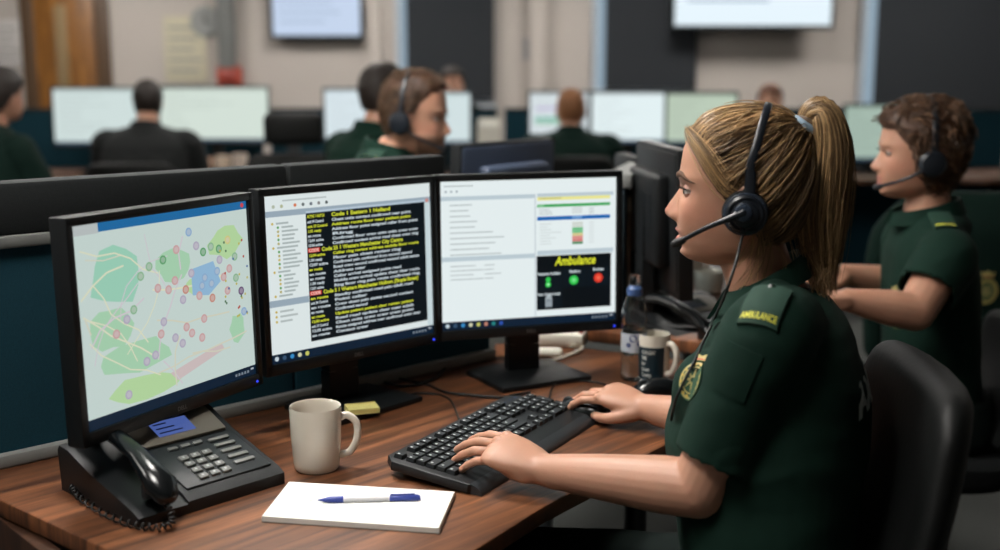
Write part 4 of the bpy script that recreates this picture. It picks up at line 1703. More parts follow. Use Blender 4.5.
m.capsule([HM @ (TIE + V((0, .018 * math.cos(a), 0)) + V((-.006, 0, .009)).normalized().cross(V((0, 1, 0))) * .018 * math.sin(a)) for a in np.linspace(0, 2 * math.pi, 25)], [.0065] * 25, 10)
build('hair_tie', m, TIECLOTH, woman, local=False, smooth=180)

# ---- headset worn on the head
hs = thing('headset', 'black telephone headset with boom microphone worn by the blonde woman', 'headset', HM @ V((-.01, .09, -.025)))
CU = HM @ Matrix.Translation((-.010, .086, -.026)) @ Matrix.Rotation(R(4), 4, 'Z')
YM = CU @ Matrix(((1, 0, 0, 0), (0, 0, 1, 0), (0, -1, 0, 0), (0, 0, 0, 1)))   # lathe axis to her left
HSP = mat('headset_plastic', rgb(26, 31, 38), .32, spec=.5)
HSR = mat('headset_rim', rgb(46, 56, 70), .28, spec=.5)
m = MB(); m.lathe([(.016, -.012), (.029, -.010), (.033, -.002), (.032, .006), (.026, .010), (.012, .010)], 36, M=YM); build('ear_cushion', m, mat('foam', rgb(16, 17, 18), .9, bump=.4, bscale=600), hs, local=False)
m = MB(); m.lathe([(.002, .006), (.027, .006), (.0285, .010), (.0275, .017), (.024, .0195), (.022, .018), (.0195, .018), (.0185, .022), (.014, .0245), (.006, .0248), (.0005, .0246)], 40, M=YM); build('ear_cup', m, HSP, hs, local=False)
m = MB()
for a0 in np.linspace(0, 2 * math.pi, 33)[:-1]:
    pass
m.capsule([YM @ V((.0285 * math.cos(a), .0285 * math.sin(a), .0125)) for a in np.linspace(0, 2 * math.pi, 41)], [.0022] * 41, 8); build('cup_ring', m, HSR, hs, local=False)
PIV = YM @ V((.003, -.004, .026))
MIC = P(675.5, 243.5, 1.672)
m = MB(); m.lathe([(.0005, .020), (.0125, .020), (.013, .024), (.012, .0285), (.008, .0305), (.0005, .031)], 28, M=YM @ Matrix.Translation((.003, -.003, 0))); build('boom_pivot', m, HSR, hs, local=False)
bp_ = smooth_path([PIV, PIV.lerp(MIC, .25) + V((0, -.008, .003)), PIV.lerp(MIC, .6) + V((0, -.008, .004)), MIC.lerp(PIV, .06)], 8)
m = MB(); m.capsule(bp_, list(np.interp(np.linspace(0, 1, len(bp_)), [0, .25, .7, 1], [.0068, .0046, .0034, .0036])), 12); build('boom', m, HSP, hs, local=False, smooth=180)
dv = (MIC - PIV).normalized()
m = MB(); m.capsule([MIC - dv * .013, MIC - dv * .004, MIC + dv * .003], [.0052, .0064, .0052], 14); build('microphone', m, mat('mic_black', rgb(14, 15, 17), .5), hs, local=False, smooth=180)


def hairline_r(d):
    d = d.normalized()
    p = HC0 + d * skull_r(d)
    return HC0 + d * (skull_r(d) + volume(p) + .0085)


band = []
for a in np.linspace(6, 174, 41):
    al = R(a)
    tilt = -.030 / .12 * math.sin(al)
    d = V((tilt + .02 * (1 - math.sin(al)) * -1, math.cos(al), math.sin(al)))
    band.append(hairline_r(d))
ends = [V((-.012, .096, -.012))]
bandp = [HM @ q for q in ends + [V((-.016, max(q.y, .0885), q.z)) if q.z < .03 and q.y > 0 else q for q in band]]
m = MB()
m.tube(bandp, list(np.interp(np.linspace(0, 1, len(bandp)), [0, .12, .3, 1], [.0085, .0068, .0058, .0058])), 12, flat=.36, up=HM.to_3x3() @ V((0, 1, 0)))
build('headband', m, HSP, hs, local=False, smooth=60, fixn=True)
m = MB(); m.ellipsoid((-.02, -.088, -.0), (.018, .006, .022), HM, 20, 12); build('temple_pad', m, HSP, hs, local=False, smooth=180)
cb_ = [YM @ V((-.004, .026, .010)), P(742, 238, 1.628)]
for x, y, dd in ((736, 262, 1.60), (726, 292, 1.60), (717, 313, 1.60), (709, 330, 1.60), (702, 345, 1.62), (695, 360, 1.63), (688, 374, 1.64), (681, 388, 1.65), (675, 402, 1.66), (671, 420, 1.68)):
    q = cast(x + 2, y)
    dq = (q - V((0, 0, CAMZ))).length / ray(x + 2, y).length - .006 if q is not None else dd
    cb_.append(P(x, y, dq))
for i in range(3, len(cb_) - 1):
    dm = sum((cb_[i + k] - V((0, 0, CAMZ))).length for k in (-1, 0, 1)) / 3
    v_ = cb_[i] - V((0, 0, CAMZ)); cb_[i] = V((0, 0, CAMZ)) + v_.normalized() * min(v_.length, dm)
m = MB(); m.tube(smooth_path(cb_, 8), .0021, 8); build('cable', m, CABLE, hs, local=False, smooth=180)
m = MB(); m.capsule([YM @ V((-.004, .024, .010)), P(742.2, 229, 1.627)], [.0042, .003], 10); build('cable_boot', m, HSP, hs, local=False, smooth=180)
# ================================================================== things on the operator's desk
def ondesk(px, py, z=DESK):
    return atz(px, py, z)


# keyboard
kc = V((-.012, 1.886, DESK))
kb = thing('keyboard', 'black full size computer keyboard under the woman\'s left hand', 'keyboard', kc, R(61))
KW, KD = .43, .166
TL6 = Matrix.Rotation(R(5.5), 4, 'X')
KM = Matrix.Translation((0, 0, .020)) @ TL6
m = MB(); m.M = KM
m.prism([(-KW / 2, -KD / 2 + .006), (-KW / 2 + .006, -KD / 2), (KW / 2 - .006, -KD / 2), (KW / 2, -KD / 2 + .006), (KW / 2, KD / 2 - .02), (KW / 2 - .02, KD / 2), (-KW / 2 + .02, KD / 2), (-KW / 2, KD / 2 - .02)], -.012, .004, .003)
build('body', m, BLACK, kb)
m = MB(); m.M = KM
sec = [(-KD / 2 - .018, -.011), (-KD / 2 + .004, -.012), (-KD / 2 + .004, .0045), (-KD / 2 - .008, .001), (-KD / 2 - .016, -.005)]
m.loft([[(x, a, b) for a, b in sec] for x in (-KW / 2 + .004, -KW / 2 + .012, KW / 2 - .012, KW / 2 - .004)], True)
build('palm_rest', m, mat('palm_rest_grey', rgb(44, 48, 51), .42, spec=.5), kb)
U = .0187
ky = [KD / 2 - .026 - i * U for i in range(7)]
x0k = -KW / 2 + .014


def key(m, x, y, w_=1., d=1., mi=0, hgt=.0075):
    a, b_ = w_ * U - .0022, d * U - .0022
    cx, cy = x + w_ * U / 2, y
    b0 = [(cx - a / 2, cy - b_ / 2, .003), (cx + a / 2, cy - b_ / 2, .003), (cx + a / 2, cy + b_ / 2, .003), (cx - a / 2, cy + b_ / 2, .003)]
    q = .0018
    t0 = [(cx - a / 2 + q, cy - b_ / 2 + q, .003 + hgt), (cx + a / 2 - q, cy - b_ / 2 + q, .003 + hgt), (cx + a / 2 - q, cy + b_ / 2 - q * .6, .003 + hgt), (cx - a / 2 + q, cy + b_ / 2 - q * .6, .003 + hgt)]
    m.loft([b0, t0], True, mi)
    m.rect(cx - a * .28, cy - .0002, cx - a * .28 + min(.0038, a * .4), cy + .0038, .0033 + hgt, 1)


def keys(name, specs, mats):
    m = MB(); m.M = KM
    for s_ in specs:
        key(m, *s_)
    return build(name, m, mats, kb, smooth=20)


y1 = ky[1:]
spec = []
for r_, (off, n_, wl) in enumerate(((0, 13, 2.0), (1.5, 12, 1.5), (1.75, 11, 2.25), (2.25, 10, 2.75))):
    if off:
        spec.append((x0k, y1[r_], off))
    for i in range(n_):
        spec.append((x0k + (off + i) * U, y1[r_]))
    spec.append((x0k + (off + n_) * U, y1[r_], wl))
x = 0
for w_ in (1.25, 1.25, 1.25, 6.25, 1.25, 1.25, 1.25, 1.25):
    spec.append((x0k + x * U, y1[4], w_)); x += w_
keys('letter_keys', spec, [KEYMAT, KEYPRINT])
spec = [(x0k, ky[0] + .004)]
for i in range(12):
    spec.append((x0k + (2 + i + (i // 4) * .5) * U * .98, ky[0] + .004))
keys('function_keys', spec, [KEYMAT, KEYPRINT])
nx = x0k + 15.35 * U
spec = [(nx + i * U, y1[r_]) for r_ in (0, 1) for i in range(3)] + [(nx + i * U, ky[0] + .004) for i in range(3)]
keys('navigation_keys', spec, [KEYMAT, KEYPRINT])
keys('arrow_keys', [(nx + U, y1[3])] + [(nx + i * U, y1[4]) for i in range(3)], [KEYMAT, KEYPRINT])
px_ = nx + 3.3 * U
spec = [(px_ + i * U, y1[r_]) for r_ in range(4) for i in range(3)] + [(px_, y1[4], 2.), (px_ + 2 * U, y1[4]), (px_ + 3 * U, y1[0]), (px_ + 3 * U, y1[1] - U / 2, 1., 2.), (px_ + 3 * U, y1[3] - U / 2, 1., 2.)]
keys('number_keys', spec, [KEYMAT, KEYPRINT])
m = MB(); m.M = KM
for i in range(3):
    m.disc(px_ + (i + .5) * U, ky[0] + .006, .0014, .0045, 0, n=10)
build('indicator_light', m, KEYBLUE, kb, smooth=None)
for sx in (-1, 1):
    m = MB(); m.box((sx * (KW / 2 - .05), KD / 2 - .02, .0095), (.03, .008, .019), bevel=.002); build('tilt_foot', m, BLACK, kb)


def make_mouse(name, label, loc, rz, k=1.):
    t = thing(name, label, 'mouse', loc, rz, None)
    rings = []
    for x, wv, h in ((-.056, .010, .010), (-.052, .022, .022), (-.04, .029, .032), (-.02, .031, .038), (.0, .030, .0385), (.02, .029, .035), (.04, .028, .027), (.052, .023, .019), (.058, .012, .012)):
        r_ = []
        for j in range(24):
            a = 2 * math.pi * j / 24
            c, s_ = math.cos(a), math.sin(a)
            r_.append((x, wv * math.copysign(abs(c) ** .8, c), .002 + (h * abs(s_) ** .8 if s_ > 0 else 0)))
        rings.append([(x_ * k, y_ * k, z_ * k) for x_, y_, z_ in r_])
    m = MB(); m.loft(rings, True); build('shell', m, GLOSSBLACK, t, smooth=60)
    m = MB(); m.lathe([(.0105, -.0035), (.012, -.001), (.012, .001), (.0105, .0035)], 24, M=Matrix.Translation((.034 * k, 0, .0245 * k)) @ Matrix.Rotation(math.pi / 2, 4, 'X')); build('scroll_wheel', m, DARKPLASTIC, t)
    m = MB(); m.box((-.0, 0, .0012), (.09, .045, .0024), bevel=.001); build('glide_pad', m, DARKPLASTIC, t)
    return t


hv = KR - WR
mp = V((KR.x + hv.x * .12, KR.y + hv.y * .12 - .004, DESK))
MYAW = math.atan2(hv.y, hv.x)
make_mouse('computer_mouse', 'black computer mouse held under the woman\'s right hand', mp, MYAW, .95)
mp2 = ondesk(657, 394)
make_mouse('computer_mouse', 'second black computer mouse lying beside the printed mug near the woman\'s chest', mp2, R(190), .84)


def make_mug(name, label, loc, rz, r, h, mat_, group=None):
    t = thing(name, label, 'mug', loc, rz, group)
    m = MB()
    m.lathe([(.001, .0), (r * .80, 0), (r * .86, .003), (r * .90, .012), (r * .97, h * .5), (r, h - .004), (r * .985, h), (r * .95, h - .002), (r * .93, h - .012), (r * .88, .014), (r * .7, .008), (.001, .007)], 48, cap=False)
    build('cup', m, mat_, t, smooth=60)
    m = MB()
    pts = smooth_path([(r * .93, 0, h * .80), (r * 1.22, 0, h * .83), (r * 1.56, 0, h * .70), (r * 1.58, 0, h * .46), (r * 1.30, 0, h * .25), (r * .90, 0, h * .20)], 6)
    m.tube(pts, .0062, 14, flat=1.0, up=(0, 1, 0)); build('handle', m, mat_, t, smooth=180)
    return t


t = make_mug('coffee_mug', 'cream white coffee mug standing in front of the middle monitor', ondesk(317, 468), R(8), .0415, .105, CERAMIC)
m = MB(); m.lathe([(.001, .082), (.036, .082), (.038, .0815)], 32, cap=False); build('coffee', m, mat('coffee', rgb(60, 36, 20), .1), t)
pm = ondesk(653, 381)
t = make_mug('printed_mug', 'white mug with a dark printed panel beside the water bottle', pm, R(-38), .0335, .102, mat('white_ceramic', rgb(222, 216, 202), .2, coat=.3))
m = MB()
n_ = 22
a0, a1 = R(-170 + 42), R(-62 + 42)
rows = [[(.0342 * math.cos(a0 + (a1 - a0) * k / n_), .0342 * math.sin(a0 + (a1 - a0) * k / n_), z) for k in range(n_ + 1)] for z in (.010, .03, .05, .07, .078)]
rows = [[(x * (.93 + .065 * min(1, z / .09)), y * (.93 + .065 * min(1, z / .09)), z) for x, y, z in r_] for r_ in rows]
m.loft(rows, False, 0, close=False)
for i, (txt, wv) in enumerate((('BLUE LIGHT', .030), ('TIME', .012), ('for', .010), ('Queen', .018), ('Country', .022))):
    tt = MB(); tt.text(txt, .0105, 0, 0, 0, width=wv, bold=.0003)
    vs = []
    for p in tt.v:
        z = .064 - i * .0118 + p[1]
        a = R(-152 + 46) + p[0] / .033
        rr = .0346 * (.93 + .065 * min(1, z / .09))
        vs.append((rr * math.cos(a), rr * math.sin(a), z))
    m.add(vs, tt.f, 1)
build('printed_panel', m, [mat('panel_navy', rgb(18, 42, 52), .35), mat('panel_print', rgb(200, 204, 200), .4)], t, smooth=30)

# water bottle
wb = ondesk(633, 379)
t = thing('water_bottle', 'clear plastic water bottle with a sports cap beside the right screen', 'bottle', wb)
m = MB()
prof = [(.001, .004), (.014, .002), (.022, .0), (.0255, .004), (.0268, .012), (.026, .022), (.0268, .034), (.0258, .044), (.0266, .056), (.0262, .060), (.0262, .104), (.0268, .108), (.0252, .116), (.0268, .126), (.0262, .140), (.0225, .160), (.0165, .174), (.0135, .180), (.0135, .188)]
m.lathe(prof, 36, cap=False)
m.lathe([(r_ - .0011 if r_ > .004 else r_, z + .0008) for r_, z in prof][::-1], 36, cap=False)
build('bottle_body', m, glassmat('clear_plastic', (.93, .96, .97, 1), .04, 1.25), t, smooth=70)
m = MB(); m.lathe([(.001, .006), (.021, .004), (.0245, .012), (.0238, .022), (.0245, .034), (.0236, .044), (.024, .056), (.024, .10), (.0245, .112), (.001, .112)], 36, cap=False); build('water', m, glassmat('water', (.95, .98, .98, 1), .0, 1.33), t, smooth=70)
m = MB(); m.lathe([(.0268, .062), (.0268, .102), (.0264, .102), (.0264, .062)], 36, cap=False)
build('label_wrap', m, mat('bottle_label', rgb(196, 204, 214), .4), t)
m = MB()
for a_, z, r_ in ((-100, .092, .008), (-70, .082, .006), (-120, .078, .005)):
    m.add([(.0271 * math.cos(R(a_) + r_ * math.cos(k * .4) / .027), .0271 * math.sin(R(a_) + r_ * math.cos(k * .4) / .027), z + r_ * math.sin(k * .4)) for k in range(16)], [tuple(range(16))])
build('label_mark', m, mat('label_blue', rgb(34, 62, 130), .4), t, smooth=None)
m = MB(); m.lathe([(.0145, .178), (.0165, .180), (.0165, .193), (.012, .198), (.0105, .200)], 28); build('cap_ring', m, mat('cap_blue', rgb(70, 98, 150), .35), t)
m = MB(); m.lathe([(.0105, .200), (.0118, .203), (.0118, .218), (.009, .222), (.001, .222)], 28); build('spout_cover', m, glassmat('cap_clear', (.85, .9, .95, 1), .15, 1.3), t, smooth=60)

# note pad and pen
nc = ondesk(357, 512)
npd = thing('note_pad', 'white paper note pad lying at the front of the desk', 'note pad', nc, R(-4))
qs = [(ondesk(x, y) - nc) for x, y in ((262, 522), (439, 534), (455, 497), (289, 487))]
qi = Matrix.Rotation(R(4), 4, 'Z')
qs = [(qi @ q) for q in qs]
m = MB(); m.prism([(q.x, q.y) for q in qs], 0, .009, .001); build('paper_block', m, PAPER, npd, smooth=20)
m = MB(); m.prism([(q.x * 1.005, q.y * 1.01) for q in qs], -.0, .0012, 0); build('backing_board', m, mat('grey_board', rgb(120, 116, 106), .8), npd, smooth=20)
m = MB()
for i in range(6):
    m.box((-.02 + .004 * (i % 2), -.024 + i * .010, .0094), (.09 + .02 * (i % 3), .0008, .0003))
build('ruled_line', m, mat('rule_blue', rgb(186, 192, 206), .8), npd)
pa, pb = atz(318, 500, DESK + .013), atz(446, 497, DESK + .013)
pv = (pb - pa)
pn = thing('ballpoint_pen', 'white ballpoint pen with blue grip and clip lying on the note pad', 'pen', pa, math.atan2(pv.y, pv.x))
Lp = .15
XM = Matrix.Rotation(math.pi / 2, 4, 'Y')
m = MB(); m.lathe([(.0035, .032), (.0046, .034), (.0046, Lp - .03), (.0042, Lp - .028)], 18, M=XM); build('barrel', m, mat('pen_white', rgb(214, 214, 218), .3), pn)
m = MB(); m.lathe([(.0006, 0), (.0012, .003), (.0038, .012), (.0050, .016), (.0050, .036), (.0044, .038)], 18, M=XM); build('grip', m, mat('pen_blue', rgb(48, 66, 150), .4), pn)
m = MB(); m.lathe([(.0044, Lp - .046), (.0050, Lp - .044), (.0050, Lp - .004), (.003, Lp)], 18, M=XM); m.box((Lp - .026, 0, .006), (.036, .003, .0016), bevel=.0005); build('end_cap', m, MATS['pen_blue'], pn)

# yellow sticky notes on the foot of the middle monitor
sc_ = ondesk(362, 411, DESK + .012)
st = thing('sticky_note_pad', 'small yellow sticky note pad on the foot of the middle monitor', 'sticky notes', sc_, R(18))
m = MB()
for i in range(5):
    m.box((.0004 * (i % 2), .0003 * (i % 3), .001 + i * .002), (.058, .042, .0019), rot=Matrix.Rotation(R(.6 * (i % 3)), 4, 'Z'))
build('note_stack', m, YELLOWPAPER, st)
m = MB(); m.box((0, .018, .0104), (.05, .004, .0004)); build('glue_strip', m, mat('glue_yellow', rgb(220, 206, 120), .6), st)


# desk telephones
def make_phone(name, label, loc, rz, lcd):
    t = thing(name, label, 'telephone', loc, rz, 'desk telephones')
    # local: front of the phone towards -y, handset at the left (-x)
    side = [(-.115, .0), (-.115, .018), (-.10, .026), (.02, .060), (.085, .086), (.112, .089), (.118, .078), (.112, .0)]
    m = MB(); m.loft([[(x, y, z) for y, z in side] for x in (-.035, -.028, .128, .135)], True); build('body', m, BLACK, t, smooth=30)
    m = MB(); m.loft([[(x, y, z * .8) for y, z in side] for x in (-.115, -.108, -.034)], True); build('cradle', m, BLACK, t, smooth=30)
    sl = math.atan2(.060 - .026, .12)
    FM = Matrix.Translation((.05, -.04, .0435)) @ Matrix.Rotation(sl, 4, 'X')
    m = MB(); m.M = FM; m.box((0, .0, .001), (.15, .115, .004), bevel=.002); build('face_plate', m, DARKPLASTIC, t)
    m = MB(); m.M = FM
    for r_ in range(4):
        for c in range(3):
            m.box((-.038 + c * .020, .012 - r_ * .018, .005), (.015, .0115, .005), bevel=.0015)
            m.rect(-.041 + c * .020, .010 - r_ * .018, -.037 + c * .020, .0145 - r_ * .018, .0077, 1)
    build('dial_keys', m, [GREYPLASTIC, KEYPRINT], t)
    m = MB(); m.M = FM
    for r_ in range(5):
        m.box((.042, .04 - r_ * .018, .0045), (.036, .008, .004), bevel=.0015)
    for c in range(3):
        m.box((-.038 + c * .022, .044, .0045), (.016, .008, .004), bevel=.0015)
    build('line_keys', m, GREYPLASTIC, t)
    sl2 = math.atan2(.026, .065)
    LM = Matrix.Translation((.045, .052, .0735)) @ Matrix.Rotation(sl2, 4, 'X')
    m = MB(); m.M = LM; m.box((0, 0, .001), (.155, .066, .008), bevel=.003); build('display_bezel', m, mat('silver_bezel', rgb(126, 120, 110), .4, metal=.2), t)
    m = MB(); m.M = LM; m.rect(-.036, -.019, .030, .019, .0056, 0)
    for i in range(3):
        m.rect(-.031, .010 - i * .011, -.008 + .009 * i, .013 - i * .011, .0059, 1)
    build('display', m, [BLUELCD if lcd else mat('lcd_off', rgb(60, 70, 72), .2), mat('lcd_ink', rgb(30, 40, 90), .4)], t, smooth=None)
    hs_ = []
    for y, z, r_ in ((-.118, .044, .020), (-.108, .052, .025), (-.085, .065, .020), (-.05, .083, .0155), (.0, .096, .0145), (.05, .102, .0155), (.085, .100, .020), (.108, .091, .025), (.118, .081, .020)):
        hs_.append(((-.074, y, z), r_))
    m = MB(); m.capsule([p for p, r_ in hs_], [r_ for p, r_ in hs_], 18, flat=.72, up=(0, 0, 1))
    h = build('handset', m, GLOSSBLACK, t, smooth=180)
    for y, z, a in ((-.100, .033, -22), (.106, .070, 22)):
        m = MB(); m.lathe([(.020, .022), (.022, .008), (.021, .001), (.017, 0)], 24, M=Matrix.Translation((-.074, y, z)) @ Matrix.Rotation(R(a), 4, 'X')); build('ear_piece' if y > 0 else 'mouth_piece', m, BLACK, h)
    m = MB()
    c0 = [(-.074, -.12, .034), (-.085, -.15, .010), (-.115, -.13, .008), (-.128, -.06, .008), (-.122, .04, .008), (-.112, .09, .012)]
    sp_ = smooth_path(c0, 26)
    coil = []
    for i, p in enumerate(sp_):
        a = i * 1.15
        e = min(1, i / 6, (len(sp_) - 1 - i) / 6)
        tg = (sp_[min(i + 1, len(sp_) - 1)] - sp_[max(i - 1, 0)]).normalized()
        n1 = tg.cross(V((0, 0, 1))).normalized() if abs(tg.z) < .95 else V((1, 0, 0)); n2 = tg.cross(n1)
        coil.append(p + (n1 * math.cos(a) + n2 * math.sin(a)) * .0048 * e + V((0, 0, .0)))
    m.tube(coil, .0016, 6); build('coiled_cord', m, CABLE, t, smooth=180)
    return t


p1 = ondesk(168, 488)
make_phone('desk_telephone', 'black desk telephone with a lit blue display at the near left of the desk', (p1.x, p1.y, DESK), R(47), True)
p2 = ondesk(690, 343)
make_phone('desk_telephone', 'black desk telephone behind the printed mug, under the woman\'s chin', (p2.x + .02, p2.y + .02, DESK), R(38), False)

# cables, adapters
def cable(name, label, pts, r, m_, n=8):
    mb_ = MB(); mb_.tube(smooth_path(pts, n), r, 8)
    return tag(build(name, mb_, m_, smooth=180), label, 'cable')


def dk(px, py, h=.0035):
    q = ondesk(px, py, DESK + h)
    return (q.x, q.y, DESK + h)


hk = yawm(kc, R(61)) @ KM @ V((.03, KD / 2, -.004))
cable('keyboard_cable', 'thin black cable running from the keyboard back under the middle monitor', [hk, dk(448, 398), dk(420, 393), dk(398, 398)], .0022, CABLE)
cable('monitor_cable', 'black monitor cable looping from the middle monitor across the desk to the right screen', [V(pl(.03, -.055, DESK + .1)), dk(330, 376, .02), dk(365, 378), dk(404, 386), dk(436, 377), dk(456, 356, .006), dk(476, 351, .02)], .0032, CABLE)
cable('power_cable', 'black power cable curving along the partition foot to the right screen', [dk(376, 372), dk(400, 379), dk(426, 384), dk(445, 392), dk(470, 395), dk(500, 397), dk(530, 392)], .0026, CABLE)
cable('mouse_cable', 'thin black mouse cable running from the held mouse towards the water bottle', [yawm(mp, MYAW) @ V((.053, 0, .010)), yawm(mp, MYAW) @ V((.075, 0, .005)), dk(552, 388), dk(566, 380, .004), dk(596, 382), dk(618, 389), dk(640, 394)], .0019, CABLE)
cable('white_cable', 'white cable running from the white power strip past the water bottle', [dk(570, 346, .012), dk(586, 342), dk(592, 329, .006), dk(612, 330), dk(640, 333), dk(668, 337)], .0032, WHITECABLE)
cable('white_lead', 'thick white lead curling in front of the white adapter', [dk(520, 361), dk(548, 361), dk(570, 355), dk(582, 348), dk(572, 342)], .0042, WHITECABLE)
ps = ondesk(546, 344)
t = thing('power_strip', 'white power strip on the desk under the right screen', 'power strip', ps, R(-18))
m = MB(); m.box((0, 0, .016), (.19, .055, .032), bevel=.006); build('body', m, WHITEPLASTIC, t)
for i in range(3):
    m = MB()
    for dx, dy, a, b_ in ((-.009, -.004, .003, .007), (.009, -.004, .003, .007), (0, .009, .004, .008)):
        m.box((-.055 + i * .055 + dx, dy, .0322), (a, b_, .001))
    build('socket', m, DARKPLASTIC, t)
m = MB(); m.box((.086, 0, .034), (.010, .016, .006), bevel=.002); build('switch', m, mat('switch_red', rgb(150, 50, 40), .4), t)
ps = ondesk(548, 357)
t = thing('power_adapter', 'small rounded white adapter lying in front of the power strip', 'adapter', ps, R(-8))
m = MB(); m.box((0, 0, .010), (.066, .036, .020), bevel=.009, seg=3); build('body', m, WHITEPLASTIC, t)
m = MB(); m.capsule([(-.03, 0, .008), (-.045, 0, .006)], [.005, .0035], 10); build('cable_sleeve', m, WHITECABLE, t, smooth=180)
# ================================================================== office chairs
def make_chair(label, loc, rz, top=.95, headrest=False, arms=False, name='office_chair'):
    """faces its own +x"""
    t = thing(name, label, 'chair', loc, rz)
    m = MB()
    rings = []
    for z, k in ((.405, .80), (.415, .93), (.44, 1.), (.462, .98), (.474, .86)):
        rings.append([(x, y, z + (.012 * (abs(y) / .25) ** 2 if z > .45 else 0)) for x, y, _ in [tuple(q) for q in sring(V((.0, 0, 0)), V((1, 0, 0)), V((0, 1, 0)), .245 * k, .25 * k, 36, 3.4)]])
    m.loft(rings, True); build('seat', m, CHAIRCLOTH, t, smooth=60)
    m = MB()
    secs = []
    for i in range(33):
        u = (1 - math.cos(math.pi * i / 32)) / 2
        z = .50 + (top - .50) * u
        xx = -.215 - .03 * math.sin(math.pi * u * .9) + .02 * (1 - u) - .09 * max(0, u - .35)
        ed = max(0, (abs(u - .5) - .36) / .14)
        wv = .235 * (1 - .10 * (2 * u - 1) ** 2) * (.70 + .30 * math.sqrt(max(0, 1 - ed ** 2)))
        th = .006 + .026 * math.sqrt(max(0, 1 - max(0, (abs(u - .5) - .44) / .06) ** 2))
        sec = []
        for j in range(24):
            a = 2 * math.pi * j / 24
            c, s_ = math.cos(a), math.sin(a)
            y = wv * math.copysign(abs(c) ** .6, c)
            sec.append((xx + th * math.copysign(abs(s_) ** .8, s_) + .035 * (y / .235) ** 2, y, z))
        secs.append(sec)
    m.loft(secs, True); build('backrest', m, LEATHER, t, smooth=70, fixn=True)
    if headrest:
        m = MB()
        m.box((-.30, 0, top + .11), (.07, .27, .15), bevel=.034, seg=4); build('headrest', m, LEATHER, t, smooth=70)
        m = MB(); m.box((-.30, 0, top + .01), (.02, .06, .12), bevel=.005); build('headrest_post', m, DARKPLASTIC, t)
    m = MB(); m.tube(smooth_path([(-.02, 0, .39), (-.20, 0, .39), (-.285, 0, .46), (-.295, 0, .62), (-.30, 0, .74)], 5), .022, 12, flat=.5, up=(0, 1, 0)); build('back_support', m, DARKPLASTIC, t, smooth=180)
    m = MB(); m.box((0, 0, .39), (.2, .2, .035), bevel=.01); build('tilt_mechanism', m, DARKPLASTIC, t)
    m = MB(); m.tube([(0, 0, .09), (0, 0, .25)], .028, 18); m.tube([(0, 0, .25), (0, 0, .38)], .018, 18); build('gas_column', m, DARKPLASTIC, t)
    for k in range(5):
        a = 2 * math.pi * k / 5 + .3
        c, s_ = math.cos(a), math.sin(a)
        m = MB(); m.tube([(c * .02, s_ * .02, .11), (c * .15, s_ * .15, .105), (c * .29, s_ * .29, .075)], [.030, .024, .016], 12, flat=.7, up=(0, 0, 1)); sp_ = build('base_spoke', m, DARKPLASTIC, t, smooth=70)
        m = MB(); m.lathe([(.012, -.02), (.026, -.018), (.028, -.012), (.028, .012), (.026, .018), (.012, .02)], 20, M=frame((c * .29, s_ * .29, .028), (c, s_, 0), (-s_, c, 0))); build('caster', m, BLACK, sp_)
    if arms:
        for sg in (-1, 1):
            m = MB(); m.tube(smooth_path([(.02, sg * .20, .40), (.02, sg * .27, .41), (.0, sg * .28, .52), (.0, sg * .28, .62)], 5), .016, 12); build('armrest_post', m, DARKPLASTIC, t, smooth=70)
            m = MB(); m.box((.03, sg * .28, .632), (.24, .075, .028), bevel=.012, seg=3); build('armrest', m, BLACK, t, smooth=70)
    return t


make_chair('black office chair with a sheen on its high back, under the blonde woman', (.330, hipc.y + .0, 0), R(175), .955, arms=False)

# ================================================================== colleagues
HAIRDARK = mat('dark_hair', rgb(34, 25, 20), .55, noise_amt=.35, nscale=120, bump=.6, bscale=220)
HAIRBROWN = mat('brown_hair', rgb(72, 46, 30), .55, noise_amt=.4, nscale=120, bump=.6, bscale=220)
HAIRAUBURN = mat('auburn_hair', rgb(92, 54, 34), .55, noise_amt=.4, nscale=120, bump=.6, bscale=220)
HAIRGINGER = mat('ginger_stubble', rgb(138, 92, 58), .7, noise_amt=.3, nscale=160, bump=.5, bscale=300)


def hair_short(p):
    return p.z > interp(p.x, [-.2, -.09, -.06, -.03, -.012, .0, .03, .045, .06, .075, .09], [-.062, -.062, -.06, -.048, -.022, .002, .008, .028, .05, .062, .064])


def hair_swept(p):
    return p.z > interp(p.x, [-.2, -.09, -.06, -.03, -.012, .0, .02, .03, .045, .06, .075, .09], [-.062, -.062, -.06, -.048, -.022, .002, .012, .028, .052, .072, .084, .088])


def hair_bob(p):
    return p.z > interp(p.x, [-.2, -.05, -.02, .015, .03, .05, .07, .09], [-.09, -.09, -.085, -.05, .0, .035, .058, .066])


